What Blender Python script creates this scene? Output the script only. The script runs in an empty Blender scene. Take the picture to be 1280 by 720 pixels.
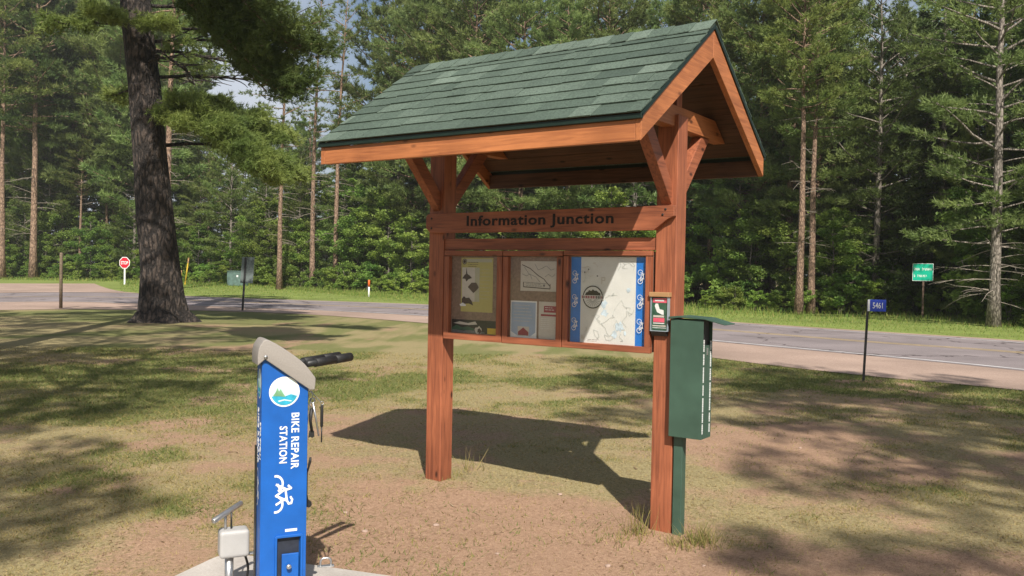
import bpy, bmesh, math, random
import numpy as np
from mathutils import Vector, Matrix
random.seed(7); RNG = np.random.default_rng(11)
sc = bpy.context.scene
C = sc.collection
PI = math.pi
rad = math.radians

# ------------------------------------------------------------------ camera
CF, PITCH, ROLL, CH = 1102.0, 0.01884, 0.01834, 1.676
_f = Vector((0, math.cos(PITCH), -math.sin(PITCH))); _u = Vector((0, math.sin(PITCH), math.cos(PITCH))); _r = Vector((1, 0, 0))
cr = _r*math.cos(ROLL) + _u*math.sin(ROLL)
cu = -_r*math.sin(ROLL) + _u*math.cos(ROLL)
cam_d = bpy.data.cameras.new('camera'); cam = bpy.data.objects.new('camera', cam_d); C.objects.link(cam)
M = Matrix.Identity(4)
for i in range(3):
    M[i][0] = cr[i]; M[i][1] = cu[i]; M[i][2] = -_f[i]
M[0][3] = 0; M[1][3] = 0; M[2][3] = CH
cam.matrix_world = M
cam_d.sensor_width = 36; cam_d.lens = CF/1280*36; cam_d.clip_end = 3000; cam_d.clip_start = 0.05
sc.camera = cam
sc.render.resolution_x = 1024; sc.render.resolution_y = 576

def gp(px, py, z=0.0):
    """ground point that the photograph shows at pixel px, py"""
    d = _f + cr*((px-640)/CF) + cu*((360-py)/CF)
    t = (z-CH)/d.z
    return (d.x*t, d.y*t)
def px_at(px, dist):
    """x of a vertical line seen at pixel column px near the horizon, at depth dist"""
    return (px-640)/CF*dist

# ------------------------------------------------------------------ materials
def new_mat(name):
    m = bpy.data.materials.new(name); m.use_nodes = True
    nt = m.node_tree; b = nt.nodes['Principled BSDF']
    return m, nt, b
def N(nt, t, **kw):
    n = nt.nodes.new(t)
    for k, v in kw.items():
        if k in n.inputs.keys(): n.inputs[k].default_value = v
        else: setattr(n, k, v)
    return n
def ramp(nt, fac, stops):
    r = nt.nodes.new('ShaderNodeValToRGB')
    el = r.color_ramp.elements
    while len(el) < len(stops): el.new(0.5)
    for e, (p, c) in zip(el, stops):
        e.position = p; e.color = (*c, 1) if len(c) == 3 else c
    nt.links.new(fac, r.inputs['Fac']); return r
def mixc(nt, fac, a, b, mode='MIX'):
    m = nt.nodes.new('ShaderNodeMix'); m.data_type = 'RGBA'; m.blend_type = mode
    for sock, v in ((m.inputs['Factor'], fac), (m.inputs['A'], a), (m.inputs['B'], b)):
        pass
    A = [i for i in m.inputs if i.name == 'A' and i.type == 'RGBA'][0]
    B = [i for i in m.inputs if i.name == 'B' and i.type == 'RGBA'][0]
    Fc = m.inputs[0]
    for s, v in ((Fc, fac), (A, a), (B, b)):
        if hasattr(v, 'links'): nt.links.new(v, s)
        elif isinstance(v, (int, float)): s.default_value = v
        else: s.default_value = (*v, 1)
    return [o for o in m.outputs if o.type == 'RGBA'][0]
def plain(name, col, rough=0.6, metal=0.0, nscale=30, namt=0.25, bump=0.0, spec=0.5):
    m, nt, b = new_mat(name)
    tc = N(nt, 'ShaderNodeTexCoord')
    n = N(nt, 'ShaderNodeTexNoise'); n.inputs['Scale'].default_value = nscale; n.inputs['Detail'].default_value = 6
    nt.links.new(tc.outputs['Object'], n.inputs['Vector'])
    lo = tuple(c*(1-namt) for c in col); hi = tuple(min(1, c*(1+namt)) for c in col)
    r = ramp(nt, n.outputs['Fac'], [(0.3, lo), (0.7, hi)])
    nt.links.new(r.outputs['Color'], b.inputs['Base Color'])
    b.inputs['Roughness'].default_value = rough; b.inputs['Metallic'].default_value = metal
    b.inputs['Specular IOR Level'].default_value = spec
    if bump:
        bp = N(nt, 'ShaderNodeBump'); bp.inputs['Strength'].default_value = bump; bp.inputs['Distance'].default_value = 0.01
        nt.links.new(n.outputs['Fac'], bp.inputs['Height']); nt.links.new(bp.outputs['Normal'], b.inputs['Normal'])
    return m
def wood(name, c1, c2, rough=0.55):
    m, nt, b = new_mat(name)
    at = N(nt, 'ShaderNodeAttribute'); at.attribute_name = 'gc'
    mp = N(nt, 'ShaderNodeMapping'); mp.inputs['Scale'].default_value = (1.3, 22, 22)
    nt.links.new(at.outputs['Vector'], mp.inputs['Vector'])
    n = N(nt, 'ShaderNodeTexNoise'); n.inputs['Scale'].default_value = 2.2; n.inputs['Detail'].default_value = 8; n.inputs['Distortion'].default_value = 0.9
    nt.links.new(mp.outputs['Vector'], n.inputs['Vector'])
    r = ramp(nt, n.outputs['Fac'], [(0.25, c2), (0.55, c1), (0.8, tuple(min(1, c*1.25) for c in c1))])
    n2 = N(nt, 'ShaderNodeTexNoise'); n2.inputs['Scale'].default_value = 2.5; n2.inputs['Detail'].default_value = 3
    nt.links.new(at.outputs['Vector'], n2.inputs['Vector'])
    r2 = ramp(nt, n2.outputs['Fac'], [(0.3, (0.72, 0.68, 0.66)), (0.7, (1.12, 1.12, 1.1))])
    col = mixc(nt, 1.0, r.outputs['Color'], r2.outputs['Color'], 'MULTIPLY')
    mp2 = N(nt, 'ShaderNodeMapping'); mp2.inputs['Scale'].default_value = (4.2, 9, 9)
    nt.links.new(at.outputs['Vector'], mp2.inputs['Vector'])
    v = N(nt, 'ShaderNodeTexVoronoi'); v.inputs['Scale'].default_value = 1.0; v.inputs['Randomness'].default_value = 1.0
    nt.links.new(mp2.outputs['Vector'], v.inputs['Vector'])
    rk = ramp(nt, v.outputs['Distance'], [(0.06, (1, 1, 1)), (0.16, (0, 0, 0))])
    col = mixc(nt, rk.outputs['Color'], col, tuple(c*0.3 for c in c2))
    nt.links.new(col, b.inputs['Base Color'])
    b.inputs['Roughness'].default_value = rough
    bp = N(nt, 'ShaderNodeBump'); bp.inputs['Strength'].default_value = 0.35; bp.inputs['Distance'].default_value = 0.003
    nt.links.new(n.outputs['Fac'], bp.inputs['Height']); nt.links.new(bp.outputs['Normal'], b.inputs['Normal'])
    return m
def leafmat(name, c1, c2, trans=0.3, straw=None):
    """foliage colour varied per object and by position; part of the light passes through"""
    m, nt, b = new_mat(name)
    oi = N(nt, 'ShaderNodeObjectInfo'); tc = N(nt, 'ShaderNodeTexCoord')
    n = N(nt, 'ShaderNodeTexNoise'); n.inputs['Scale'].default_value = 0.9; n.inputs['Detail'].default_value = 5
    nt.links.new(tc.outputs['Object'], n.inputs['Vector'])
    r = ramp(nt, n.outputs['Fac'], [(0.35, c1), (0.65, c2)])
    hs = N(nt, 'ShaderNodeHueSaturation')
    mr = N(nt, 'ShaderNodeMapRange'); mr.inputs['To Min'].default_value = 0.75; mr.inputs['To Max'].default_value = 1.3
    nt.links.new(oi.outputs['Random'], mr.inputs['Value']); nt.links.new(mr.outputs['Result'], hs.inputs['Value'])
    mr2 = N(nt, 'ShaderNodeMapRange'); mr2.inputs['To Min'].default_value = 0.485; mr2.inputs['To Max'].default_value = 0.515
    mu = N(nt, 'ShaderNodeMath', operation='FRACT'); mm = N(nt, 'ShaderNodeMath', operation='MULTIPLY'); mm.inputs[1].default_value = 17.3
    nt.links.new(oi.outputs['Random'], mm.inputs[0]); nt.links.new(mm.outputs[0], mu.inputs[0]); nt.links.new(mu.outputs[0], mr2.inputs['Value'])
    nt.links.new(mr2.outputs['Result'], hs.inputs['Hue'])
    nt.links.new(r.outputs['Color'], hs.inputs['Color'])
    nt.links.new(hs.outputs['Color'], b.inputs['Base Color'])
    b.inputs['Roughness'].default_value = 0.55; b.inputs['Specular IOR Level'].default_value = 0.35
    tr = N(nt, 'ShaderNodeBsdfTranslucent'); nt.links.new(hs.outputs['Color'], tr.inputs['Color'])
    mx = N(nt, 'ShaderNodeMixShader'); mx.inputs[0].default_value = trans
    nt.links.new(b.outputs[0], mx.inputs[1]); nt.links.new(tr.outputs[0], mx.inputs[2])
    nt.links.new(mx.outputs[0], nt.nodes['Material Output'].inputs['Surface'])
    return m
def bark(name, c1, c2, sz=(9, 9, 2.0), bump=1.0, dist=0.04):
    m, nt, b = new_mat(name)
    tc = N(nt, 'ShaderNodeTexCoord'); mp = N(nt, 'ShaderNodeMapping'); mp.inputs['Scale'].default_value = sz
    nt.links.new(tc.outputs['Object'], mp.inputs['Vector'])
    v = N(nt, 'ShaderNodeTexVoronoi'); v.feature = 'DISTANCE_TO_EDGE'; v.inputs['Scale'].default_value = 1.0
    n = N(nt, 'ShaderNodeTexNoise'); n.inputs['Scale'].default_value = 2.0; n.inputs['Detail'].default_value = 8
    nt.links.new(mp.outputs['Vector'], n.inputs['Vector'])
    ad = N(nt, 'ShaderNodeVectorMath', operation='ADD'); nt.links.new(mp.outputs['Vector'], ad.inputs[0]); nt.links.new(n.outputs['Color'], ad.inputs[1])
    nt.links.new(ad.outputs[0], v.inputs['Vector'])
    m1 = N(nt, 'ShaderNodeMath', operation='MULTIPLY'); m1.inputs[1].default_value = 2.2; nt.links.new(v.outputs['Distance'], m1.inputs[0])
    m2 = N(nt, 'ShaderNodeMath', operation='ADD'); nt.links.new(m1.outputs[0], m2.inputs[0]); nt.links.new(n.outputs['Fac'], m2.inputs[1])
    r = ramp(nt, m2.outputs[0], [(0.45, tuple(c*0.45 for c in c2)), (0.75, c2), (1.0, c1)])
    nt.links.new(r.outputs['Color'], b.inputs['Base Color']); b.inputs['Roughness'].default_value = 0.9
    bp = N(nt, 'ShaderNodeBump'); bp.inputs['Strength'].default_value = bump; bp.inputs['Distance'].default_value = dist
    nt.links.new(m2.outputs[0], bp.inputs['Height']); nt.links.new(bp.outputs['Normal'], b.inputs['Normal'])
    return m

MT = {}
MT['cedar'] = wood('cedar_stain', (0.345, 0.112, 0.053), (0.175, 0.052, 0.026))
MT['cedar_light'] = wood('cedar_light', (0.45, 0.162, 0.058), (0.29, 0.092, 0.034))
MT['soffit_shade'] = wood('shaded_soffit_wood', (0.115, 0.052, 0.028), (0.055, 0.025, 0.014), 0.75)  # brown boards, colour deepened to hold the shade under the roof
MT['letter'] = plain('routed_letter_black', (0.012, 0.009, 0.008), 0.7)
MT['cork'] = plain('case_backing', (0.24, 0.165, 0.125), 0.9, nscale=60, namt=0.2)
MT['green_metal'] = plain('green_powder_coat', (0.050, 0.098, 0.070), 0.42, nscale=6, namt=0.18)
MT['drip'] = plain('dark_green_drip_edge', (0.005, 0.018, 0.012), 0.5)
MT['blue'] = plain('blue_powder_coat', (0.008, 0.105, 0.42), 0.42, nscale=9, namt=0.13)
MT['recess_shade'] = plain('station_recess_shade', (0.02, 0.025, 0.04), 0.6)  # near-black colour standing in for the shade inside the recess
MT['greycap'] = plain('grey_cast_cap', (0.30, 0.27, 0.245), 0.6, nscale=200, namt=0.15, bump=0.1)
MT['black'] = plain('black_rubber', (0.015, 0.014, 0.014), 0.55)
MT['blackm'] = plain('black_steel', (0.03, 0.03, 0.03), 0.45, metal=0.3)
MT['steel'] = plain('galvanised_steel', (0.50, 0.50, 0.50), 0.35, metal=0.85, nscale=40, namt=0.12)
MT['greypaint'] = plain('light_grey_paint', (0.42, 0.41, 0.40), 0.5, nscale=12, namt=0.08)
MT['white'] = plain('white_vinyl', (0.80, 0.80, 0.78), 0.5, namt=0.03)
MT['offwhite'] = plain('map_paper', (0.66, 0.66, 0.62), 0.6, nscale=9, namt=0.06)
MT['greypaper'] = plain('faded_paper', (0.56, 0.52, 0.46), 0.8, namt=0.05)
MT['olive'] = plain('olive_paper', (0.46, 0.41, 0.14), 0.8, nscale=8, namt=0.08)
MT['olive_lt'] = plain('olive_light_paper', (0.42, 0.41, 0.30), 0.8, nscale=8, namt=0.06)
MT['brownink'] = plain('brown_ink', (0.055, 0.035, 0.035), 0.8)
MT['greyink'] = plain('grey_ink', (0.16, 0.16, 0.16), 0.8)
MT['faint'] = plain('faint_map_ink', (0.47, 0.50, 0.47), 0.8)
MT['faintblue'] = plain('pale_lake_ink', (0.52, 0.62, 0.68), 0.8)
MT['pblue'] = plain('poster_blue', (0.01, 0.17, 0.58), 0.45, namt=0.05)
MT['paleblue'] = plain('pale_blue_paper', (0.33, 0.42, 0.55), 0.7, nscale=5, namt=0.15)
MT['skyblue'] = plain('sky_blue_vinyl', (0.55, 0.72, 0.74), 0.5, nscale=14, namt=0.12)
MT['hill'] = plain('hill_green_vinyl', (0.20, 0.42, 0.22), 0.5, nscale=20, namt=0.3)
MT['wave'] = plain('wave_blue_vinyl', (0.03, 0.36, 0.52), 0.5, nscale=30, namt=0.3)
MT['red'] = plain('red_print', (0.52, 0.025, 0.045), 0.55, namt=0.08)
MT['pink'] = plain('pink_print', (0.72, 0.10, 0.16), 0.55, namt=0.08)
MT['maroon'] = plain('maroon_print', (0.28, 0.02, 0.05), 0.6, namt=0.08)
MT['yellow'] = plain('yellow_print', (0.62, 0.42, 0.03), 0.6, namt=0.1)
MT['dgreenprint'] = plain('dark_green_print', (0.03, 0.10, 0.06), 0.5)
MT['clear'] = plain('acrylic_edge', (0.30, 0.36, 0.40), 0.15, nscale=8, namt=0.1)
MT['sandwood'] = wood('pale_wood_cap', (0.50, 0.30, 0.14), (0.36, 0.2, 0.09))
MT['signblue'] = plain('address_sign_blue', (0.02, 0.06, 0.45), 0.4, namt=0.05)
MT['signgreen'] = plain('highway_sign_green', (0.0, 0.42, 0.26), 0.4, namt=0.05)
MT['alu'] = plain('sign_back_aluminium', (0.16, 0.19, 0.18), 0.55, metal=0.3, nscale=5)
MT['stopred'] = plain('stop_sign_red', (0.55, 0.01, 0.03), 0.4, namt=0.05)
MT['orange'] = plain('orange_marker', (0.75, 0.13, 0.02), 0.5)
MT['greywood'] = wood('weathered_post', (0.22, 0.17, 0.12), (0.12, 0.09, 0.06), 0.85)
MT['utilgreen'] = plain('utility_cabinet_green', (0.10, 0.16, 0.14), 0.6, nscale=4)
MT['brownpost'] = plain('rusty_sign_post', (0.16, 0.10, 0.07), 0.7)

# glass for the display cases
def glass_mat():
    m, nt, b = new_mat('clear_acrylic_pane')
    tr = N(nt, 'ShaderNodeBsdfTransparent'); gl = N(nt, 'ShaderNodeBsdfGlossy'); gl.inputs['Roughness'].default_value = 0.06
    mx = N(nt, 'ShaderNodeMixShader'); mx.inputs[0].default_value = 0.045
    nt.links.new(tr.outputs[0], mx.inputs[1]); nt.links.new(gl.outputs[0], mx.inputs[2])
    nt.links.new(mx.outputs[0], nt.nodes['Material Output'].inputs['Surface'])
    return m
MT['glass'] = glass_mat()

def shingle_mat():
    m, nt, b = new_mat('green_asphalt_shingle')
    at = N(nt, 'ShaderNodeAttribute'); at.attribute_name = 'gc'
    sx = N(nt, 'ShaderNodeSeparateXYZ'); nt.links.new(at.outputs['Vector'], sx.inputs[0])
    r = ramp(nt, sx.outputs['X'], [(0.0, (0.046, 0.070, 0.052)), (0.5, (0.074, 0.106, 0.080)), (1.0, (0.125, 0.165, 0.13))])
    tc = N(nt, 'ShaderNodeTexCoord')
    n = N(nt, 'ShaderNodeTexNoise'); n.inputs['Scale'].default_value = 75; n.inputs['Detail'].default_value = 6; n.inputs['Roughness'].default_value = 0.75
    nt.links.new(tc.outputs['Object'], n.inputs['Vector'])
    r2 = ramp(nt, n.outputs['Fac'], [(0.3, (0.4, 0.4, 0.4)), (0.7, (1.55, 1.55, 1.55))])
    n3 = N(nt, 'ShaderNodeTexNoise'); n3.inputs['Scale'].default_value = 2.0
    nt.links.new(tc.outputs['Object'], n3.inputs['Vector'])
    r3 = ramp(nt, n3.outputs['Fac'], [(0.3, (0.85, 0.85, 0.85)), (0.7, (1.15, 1.15, 1.15))])
    col = mixc(nt, 1.0, r.outputs['Color'], r2.outputs['Color'], 'MULTIPLY')
    col = mixc(nt, 1.0, col, r3.outputs['Color'], 'MULTIPLY')
    nt.links.new(col, b.inputs['Base Color']); b.inputs['Roughness'].default_value = 0.8
    bp = N(nt, 'ShaderNodeBump'); bp.inputs['Strength'].default_value = 0.4; bp.inputs['Distance'].default_value = 0.002
    nt.links.new(n.outputs['Fac'], bp.inputs['Height']); nt.links.new(bp.outputs['Normal'], b.inputs['Normal'])
    return m
MT['shingle'] = shingle_mat()

MT['pine_leaf'] = leafmat('pine_needles', (0.125, 0.185, 0.048), (0.25, 0.30, 0.082), 0.45)
MT['pine_leaf2'] = leafmat('pine_needles_green', (0.085, 0.16, 0.045), (0.19, 0.27, 0.075), 0.42)
MT['airy_leaf'] = leafmat('airy_pine_needles', (0.15, 0.215, 0.065), (0.30, 0.365, 0.12), 0.48)
MT['spruce_leaf'] = leafmat('spruce_needles', (0.07, 0.12, 0.035), (0.145, 0.20, 0.055), 0.35)
MT['broad_leaf'] = leafmat('broad_leaves', (0.13, 0.235, 0.042), (0.31, 0.41, 0.085), 0.52)
MT['fern_leaf'] = leafmat('undergrowth_leaves', (0.18, 0.28, 0.045), (0.34, 0.42, 0.09), 0.5)
MT['bark_big'] = bark('rough_bark_shaded', (0.085, 0.063, 0.050), (0.03, 0.023, 0.019), (7, 7, 2.4), 1.0, 0.09)  # bark colour darkened to carry the shade on the big trunk
MT['bark_red'] = bark('red_pine_bark', (0.36, 0.24, 0.165), (0.20, 0.125, 0.085), (12, 12, 4), 0.8, 0.03)
MT['bark_grey'] = bark('grey_bark', (0.30, 0.26, 0.22), (0.16, 0.135, 0.11), (12, 12, 4), 0.6, 0.02)
MT['deadwood'] = plain('dead_branches', (0.26, 0.22, 0.18), 0.9)

# ------------------------------------------------------------------ mesh builder
class MB:
    def __init__(s): s.v = []; s.f = []; s.m = []; s.g = []; s.sm = []; s.mats = []
    def mi(s, m):
        if m not in s.mats: s.mats.append(m)
        return s.mats.index(m)
    def add(s, vs, fs, mat, gs=None, smooth=False):
        o = len(s.v); off = (random.random()*40, random.random()*40, random.random()*40)
        s.v += [tuple(v) for v in vs]
        if gs is None: gs = [(v[0]+off[0], v[1]+off[1], v[2]+off[2]) for v in vs]
        s.g += [tuple(g) for g in gs]
        k = s.mi(mat)
        for f in fs: s.f.append([i+o for i in f]); s.m.append(k); s.sm.append(smooth)
    def box(s, c, size, mat, R=None, long=None, gval=None):
        hx, hy, hz = size[0]/2, size[1]/2, size[2]/2
        L = [Vector((x*hx, y*hy, z*hz)) for x in (-1, 1) for y in (-1, 1) for z in (-1, 1)]
        ax = long if long is not None else max(range(3), key=lambda i: size[i])
        off = Vector((random.random()*40, random.random()*40, random.random()*40))
        order = [ax, (ax+1) % 3, (ax+2) % 3]
        gs = [Vector((l[order[0]], l[order[1]], l[order[2]]))+off for l in L] if gval is None else [gval]*8
        vs = [(R @ l if R else l) + Vector(c) for l in L]
        s.add(vs, [(0, 1, 3, 2), (4, 6, 7, 5), (0, 4, 5, 1), (2, 3, 7, 6), (0, 2, 6, 4), (1, 5, 7, 3)], mat, gs)
    def beam(s, a, b, w, d, mat, up=(0, 0, 1)):
        a = Vector(a); b = Vector(b); x = (b-a); L = x.length; x.normalize()
        y = Vector(up).cross(x); y.normalize(); z = x.cross(y)
        R = Matrix((x, y, z)).transposed()
        s.box((a+b)/2, (L, w, d), mat, R, long=0)
    def prism(s, poly, axis, lo, hi, mat, grain=0):
        """poly: 2D points; axis: 'x','y','z' = extrusion axis"""
        n = len(poly)
        def P(u, v, w):
            return {'x': (w, u, v), 'y': (u, w, v), 'z': (u, v, w)}[axis]
        vs = [P(u, v, lo) for u, v in poly] + [P(u, v, hi) for u, v in poly]
        area = sum(poly[i][0]*poly[(i+1) % n][1]-poly[(i+1) % n][0]*poly[i][1] for i in range(n))
        fs = [list(range(n))[::-1], list(range(n, 2*n))] + [[i, (i+1) % n, n+(i+1) % n, n+i] for i in range(n)]
        if (area < 0) != (axis == 'y'): fs = [f[::-1] for f in fs]
        off = Vector((random.random()*40, random.random()*40, random.random()*40))
        if grain == 0: gs = [Vector(v)+off for v in vs]
        else: gs = [Vector((v[grain], v[(grain+1) % 3], v[(grain+2) % 3]))+off for v in vs]
        s.add(vs, fs, mat, gs)
    def tube(s, path, r, mat, n=10, cap=True):
        path = [Vector(p) for p in path]; rs = r if isinstance(r, (list, tuple)) else [r]*len(path)
        vs = []; prev = None
        for i, p in enumerate(path):
            t = (path[min(i+1, len(path)-1)] - path[max(i-1, 0)]).normalized()
            if prev is None:
                prev = t.orthogonal().normalized()
            x = (prev - t*prev.dot(t)).normalized(); prev = x; y = t.cross(x)
            for k in range(n):
                a = 2*PI*k/n; vs.append(p + (x*math.cos(a)+y*math.sin(a))*rs[i])
        fs = []
        for i in range(len(path)-1):
            for k in range(n):
                fs.append([i*n+k, i*n+(k+1) % n, (i+1)*n+(k+1) % n, (i+1)*n+k])
        if cap: fs.append(list(range(n))[::-1]); fs.append(list(range((len(path)-1)*n, len(path)*n)))
        s.add(vs, fs, mat, smooth=True)
    def flat(s, pts, mat):
        s.add(pts, [list(range(len(pts)))], mat)
    def build(s, name, parent=None, bevel=0.0, seg=2):
        me = bpy.data.meshes.new(name)
        me.from_pydata(s.v, [], s.f); me.update()
        for m in s.mats: me.materials.append(MT[m])
        me.polygons.foreach_set('material_index', s.m); me.polygons.foreach_set('use_smooth', s.sm)
        a = me.attributes.new('gc', 'FLOAT_VECTOR', 'POINT')
        a.data.foreach_set('vector', np.array(s.g, dtype=np.float32).ravel())
        o = bpy.data.objects.new(name, me); C.objects.link(o)
        if parent: o.parent = parent
        if bevel:
            b = o.modifiers.new('bevel', 'BEVEL'); b.width = bevel; b.segments = seg; b.limit_method = 'ANGLE'; b.angle_limit = rad(40)
            b.harden_normals = False
        return o
def empty(name, loc=(0, 0, 0), rz=0.0):
    o = bpy.data.objects.new(name, None); C.objects.link(o); o.location = loc; o.rotation_euler = (0, 0, rz)
    o.empty_display_size = 0.2; return o
def tag(o, label, cat, group=None):
    if not 4 <= len(label.split()) <= 16: print('LABEL', label)
    o['label'] = label; o['category'] = cat
    if group: o['group'] = group
    return o
def mesh_np(name, V, Fc, mats, mi=None, parent=None, col=None, smooth=False):
    """V (n,3) and faces (m,k) arrays -> one object"""
    me = bpy.data.meshes.new(name); k = Fc.shape[1]; n = len(Fc)
    me.vertices.add(len(V)); me.vertices.foreach_set('co', V.astype(np.float32).ravel())
    me.loops.add(n*k); me.loops.foreach_set('vertex_index', Fc.astype(np.int32).ravel())
    me.polygons.add(n); me.polygons.foreach_set('loop_start', np.arange(0, n*k, k, dtype=np.int32))
    try: me.polygons.foreach_set('loop_total', np.full(n, k, dtype=np.int32))
    except Exception: pass
    for m in mats: me.materials.append(MT[m])
    if mi is not None: me.polygons.foreach_set('material_index', mi.astype(np.int32))
    if smooth: me.polygons.foreach_set('use_smooth', np.ones(n, dtype=bool))
    if col is not None:
        for nm, arr in col.items():
            a = me.attributes.new(nm, 'FLOAT', 'POINT'); a.data.foreach_set('value', arr.astype(np.float32))
    me.update(calc_edges=True)
    if name == '': return me
    o = bpy.data.objects.new(name, me); C.objects.link(o)
    if parent: o.parent = parent
    return o
def text_polys(body, size, extrude=0.0, spacing=1.0, offset=0.0):
    cu_ = bpy.data.curves.new('t', 'FONT'); cu_.body = body; cu_.size = size; cu_.extrude = extrude; cu_.space_character = spacing
    cu_.offset = offset; cu_.resolution_u = 3; cu_.align_x = 'LEFT'
    o = bpy.data.objects.new('t', cu_); C.objects.link(o)
    dg = bpy.context.evaluated_depsgraph_get(); dg.update()
    me = bpy.data.meshes.new_from_object(o.evaluated_get(dg))
    vs = [tuple(v.co) for v in me.vertices]; fs = [list(p.vertices) for p in me.polygons]
    bpy.data.objects.remove(o); bpy.data.curves.remove(cu_); bpy.data.meshes.remove(me)
    return vs, fs
def add_text(mb, body, mat, fn, width=None, height=None, extrude=0.002, offset=0.0, spacing=1.0):
    """fn maps text (u,v,w) to local coordinates; text scaled to width x cap height"""
    vs, fs = text_polys(body, 1.0, 1.0, spacing, offset)
    xs = [v[0] for v in vs]; ys = [v[1] for v in vs]
    x0, x1, y0, y1 = min(xs), max(xs), min(ys), max(ys)
    sy = height/(y1-y0) if height else 1; sx = width/(x1-x0) if width else sy
    out = [fn((v[0]-x0)*sx, (v[1]-y0)*sy, v[2]*extrude) for v in vs]
    mb.add(out, fs, mat)

# ------------------------------------------------------------------ light and sky
AZ, EL = rad(-9), rad(44)          # travel direction of the sunlight (from +Y axis) and elevation
trav = Vector((math.sin(AZ)*math.cos(EL), math.cos(AZ)*math.cos(EL), -math.sin(EL)))
sd = bpy.data.lights.new('sun', 'SUN'); sd.energy = 4.9; sd.angle = rad(0.55); sd.color = (1.0, 0.945, 0.86)
sun = bpy.data.objects.new('sun', sd); C.objects.link(sun); sun.rotation_euler = trav.to_track_quat('-Z', 'Y').to_euler()
w = bpy.data.worlds.new('World'); sc.world = w; w.use_nodes = True
nt = w.node_tree; bg = nt.nodes['Background']
sky = nt.nodes.new('ShaderNodeTexSky'); sky.sky_type = 'NISHITA'; sky.sun_disc = False
sky.sun_elevation = EL; sky.sun_rotation = rad(171); sky.air_density = 1.0; sky.dust_density = 2.0
tcw = N(nt, 'ShaderNodeTexCoord'); nw = N(nt, 'ShaderNodeTexNoise'); nw.inputs['Scale'].default_value = 3.0; nw.inputs['Detail'].default_value = 7
nt.links.new(tcw.outputs['Generated'], nw.inputs['Vector'])
rw = ramp(nt, nw.outputs['Fac'], [(0.45, (0, 0, 0)), (0.68, (1, 1, 1))])
cw = mixc(nt, rw.outputs['Color'], sky.outputs['Color'], (7.0, 7.6, 8.6))
nt.links.new(cw, bg.inputs['Color']); bg.inputs['Strength'].default_value = 0.068
sc.view_settings.view_transform = 'Standard'; sc.view_settings.look = 'None'; sc.view_settings.exposure = 0.45; sc.view_settings.gamma = 1.0
sc.render.engine = 'CYCLES'
sc.cycles.max_bounces = 6; sc.cycles.transparent_max_bounces = 8; sc.cycles.diffuse_bounces = 3; sc.cycles.glossy_bounces = 2; sc.cycles.transmission_bounces = 4

# ------------------------------------------------------------------ ground
def vnoise(x, y, s, seed):
    """smooth value noise, arrays"""
    x = np.asarray(x, float)*s + seed*13.7; y = np.asarray(y, float)*s + seed*7.3
    xi = np.floor(x).astype(int); yi = np.floor(y).astype(int); fx = x-xi; fy = y-yi
    fx = fx*fx*(3-2*fx); fy = fy*fy*(3-2*fy)
    def hsh(a, b):
        h = np.sin(a*127.1 + b*311.7 + seed*74.7)*43758.5453
        return h-np.floor(h)
    return (hsh(xi, yi)*(1-fx)+hsh(xi+1, yi)*fx)*(1-fy) + (hsh(xi, yi+1)*(1-fx)+hsh(xi+1, yi+1)*fx)*fy
def fbm(x, y, s, seed, o=4):
    t = 0; a = 0.5
    for i in range(o): t = t + a*vnoise(x, y, s*2**i, seed+i); a *= 0.5
    return t/(1-0.5**o)
def sstep(a, b, x): t = np.clip((x-a)/(b-a), 0, 1); return t*t*(3-2*t)
KX, KY, KYAW = 0.246, 6.412, -0.6019
kax = (math.cos(KYAW), math.sin(KYAW)); kay = (-math.sin(KYAW), math.cos(KYAW))
POST = [(KX+s*0.973*kax[0], KY+s*0.973*kax[1]) for s in (-1, 1)]
def gz(x, y):
    x = np.asarray(x, float); y = np.asarray(y, float)
    m = 1-sstep(9.5, 12.0, y)
    near = sstep(2.0, 3.0, y)
    z = (fbm(x, y, 0.9, 3)-0.5)*0.05 + (fbm(x, y, 5, 5)-0.5)*0.022
    d0 = (x-POST[0][0])**2+(y-POST[0][1])**2; d1 = (x-POST[1][0])**2+(y-POST[1][1])**2
    z = z*np.clip(np.minimum(d0, d1)*3, 0.25, 1)
    z = z + 0.03*np.exp(-d0/0.12) + 0.03*np.exp(-d1/0.10) - 0.05*np.exp(-d1/1.2)
    # the slab lies in level ground
    sdist = np.maximum(np.abs((x+1.16)*math.cos(-0.33)+(y-4.1)*math.sin(-0.33)), np.abs(-(x+1.16)*math.sin(-0.33)+(y-4.1)*math.cos(-0.33)))
    z = z*sstep(0.75, 1.3, sdist)
    return z*m*near
def gz1(x, y): return float(gz(np.array([x]), np.array([y]))[0])
def blob(x, y, cx_, cy_, rx, ry): return np.exp(-(((x-cx_)/rx)**2+((y-cy_)/ry)**2))
def bare(x, y):
    """0 grass ... 1 bare pinkish earth"""
    b = 0.42*sstep(0.44, 0.68, fbm(x, y, 0.55, 21)) + 0.30*sstep(0.45, 0.75, fbm(x, y, 2.3, 31))
    b = b + 1.05*blob(x, y, 0.25, 5.3, 1.15, 0.9) + 0.75*blob(x, y, 0.1, 6.2, 1.3, 0.7) + 0.6*blob(x, y, 2.9, 9.2, 1.6, 1.6)
    b = b + 0.5*blob(x, y, 1.3, 4.6, 1.6, 0.8)+ 0.6*blob(x, y, 2.9, 4.4, 1.2, 0.9)
    b = b + 0.4*blob(x, y, -10.2, 25.2, 2.4, 1.6) + 0.35*blob(x, y, 2.2, 12.3, 2.5, 1.2)
    return np.clip(b, 0, 1)
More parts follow.
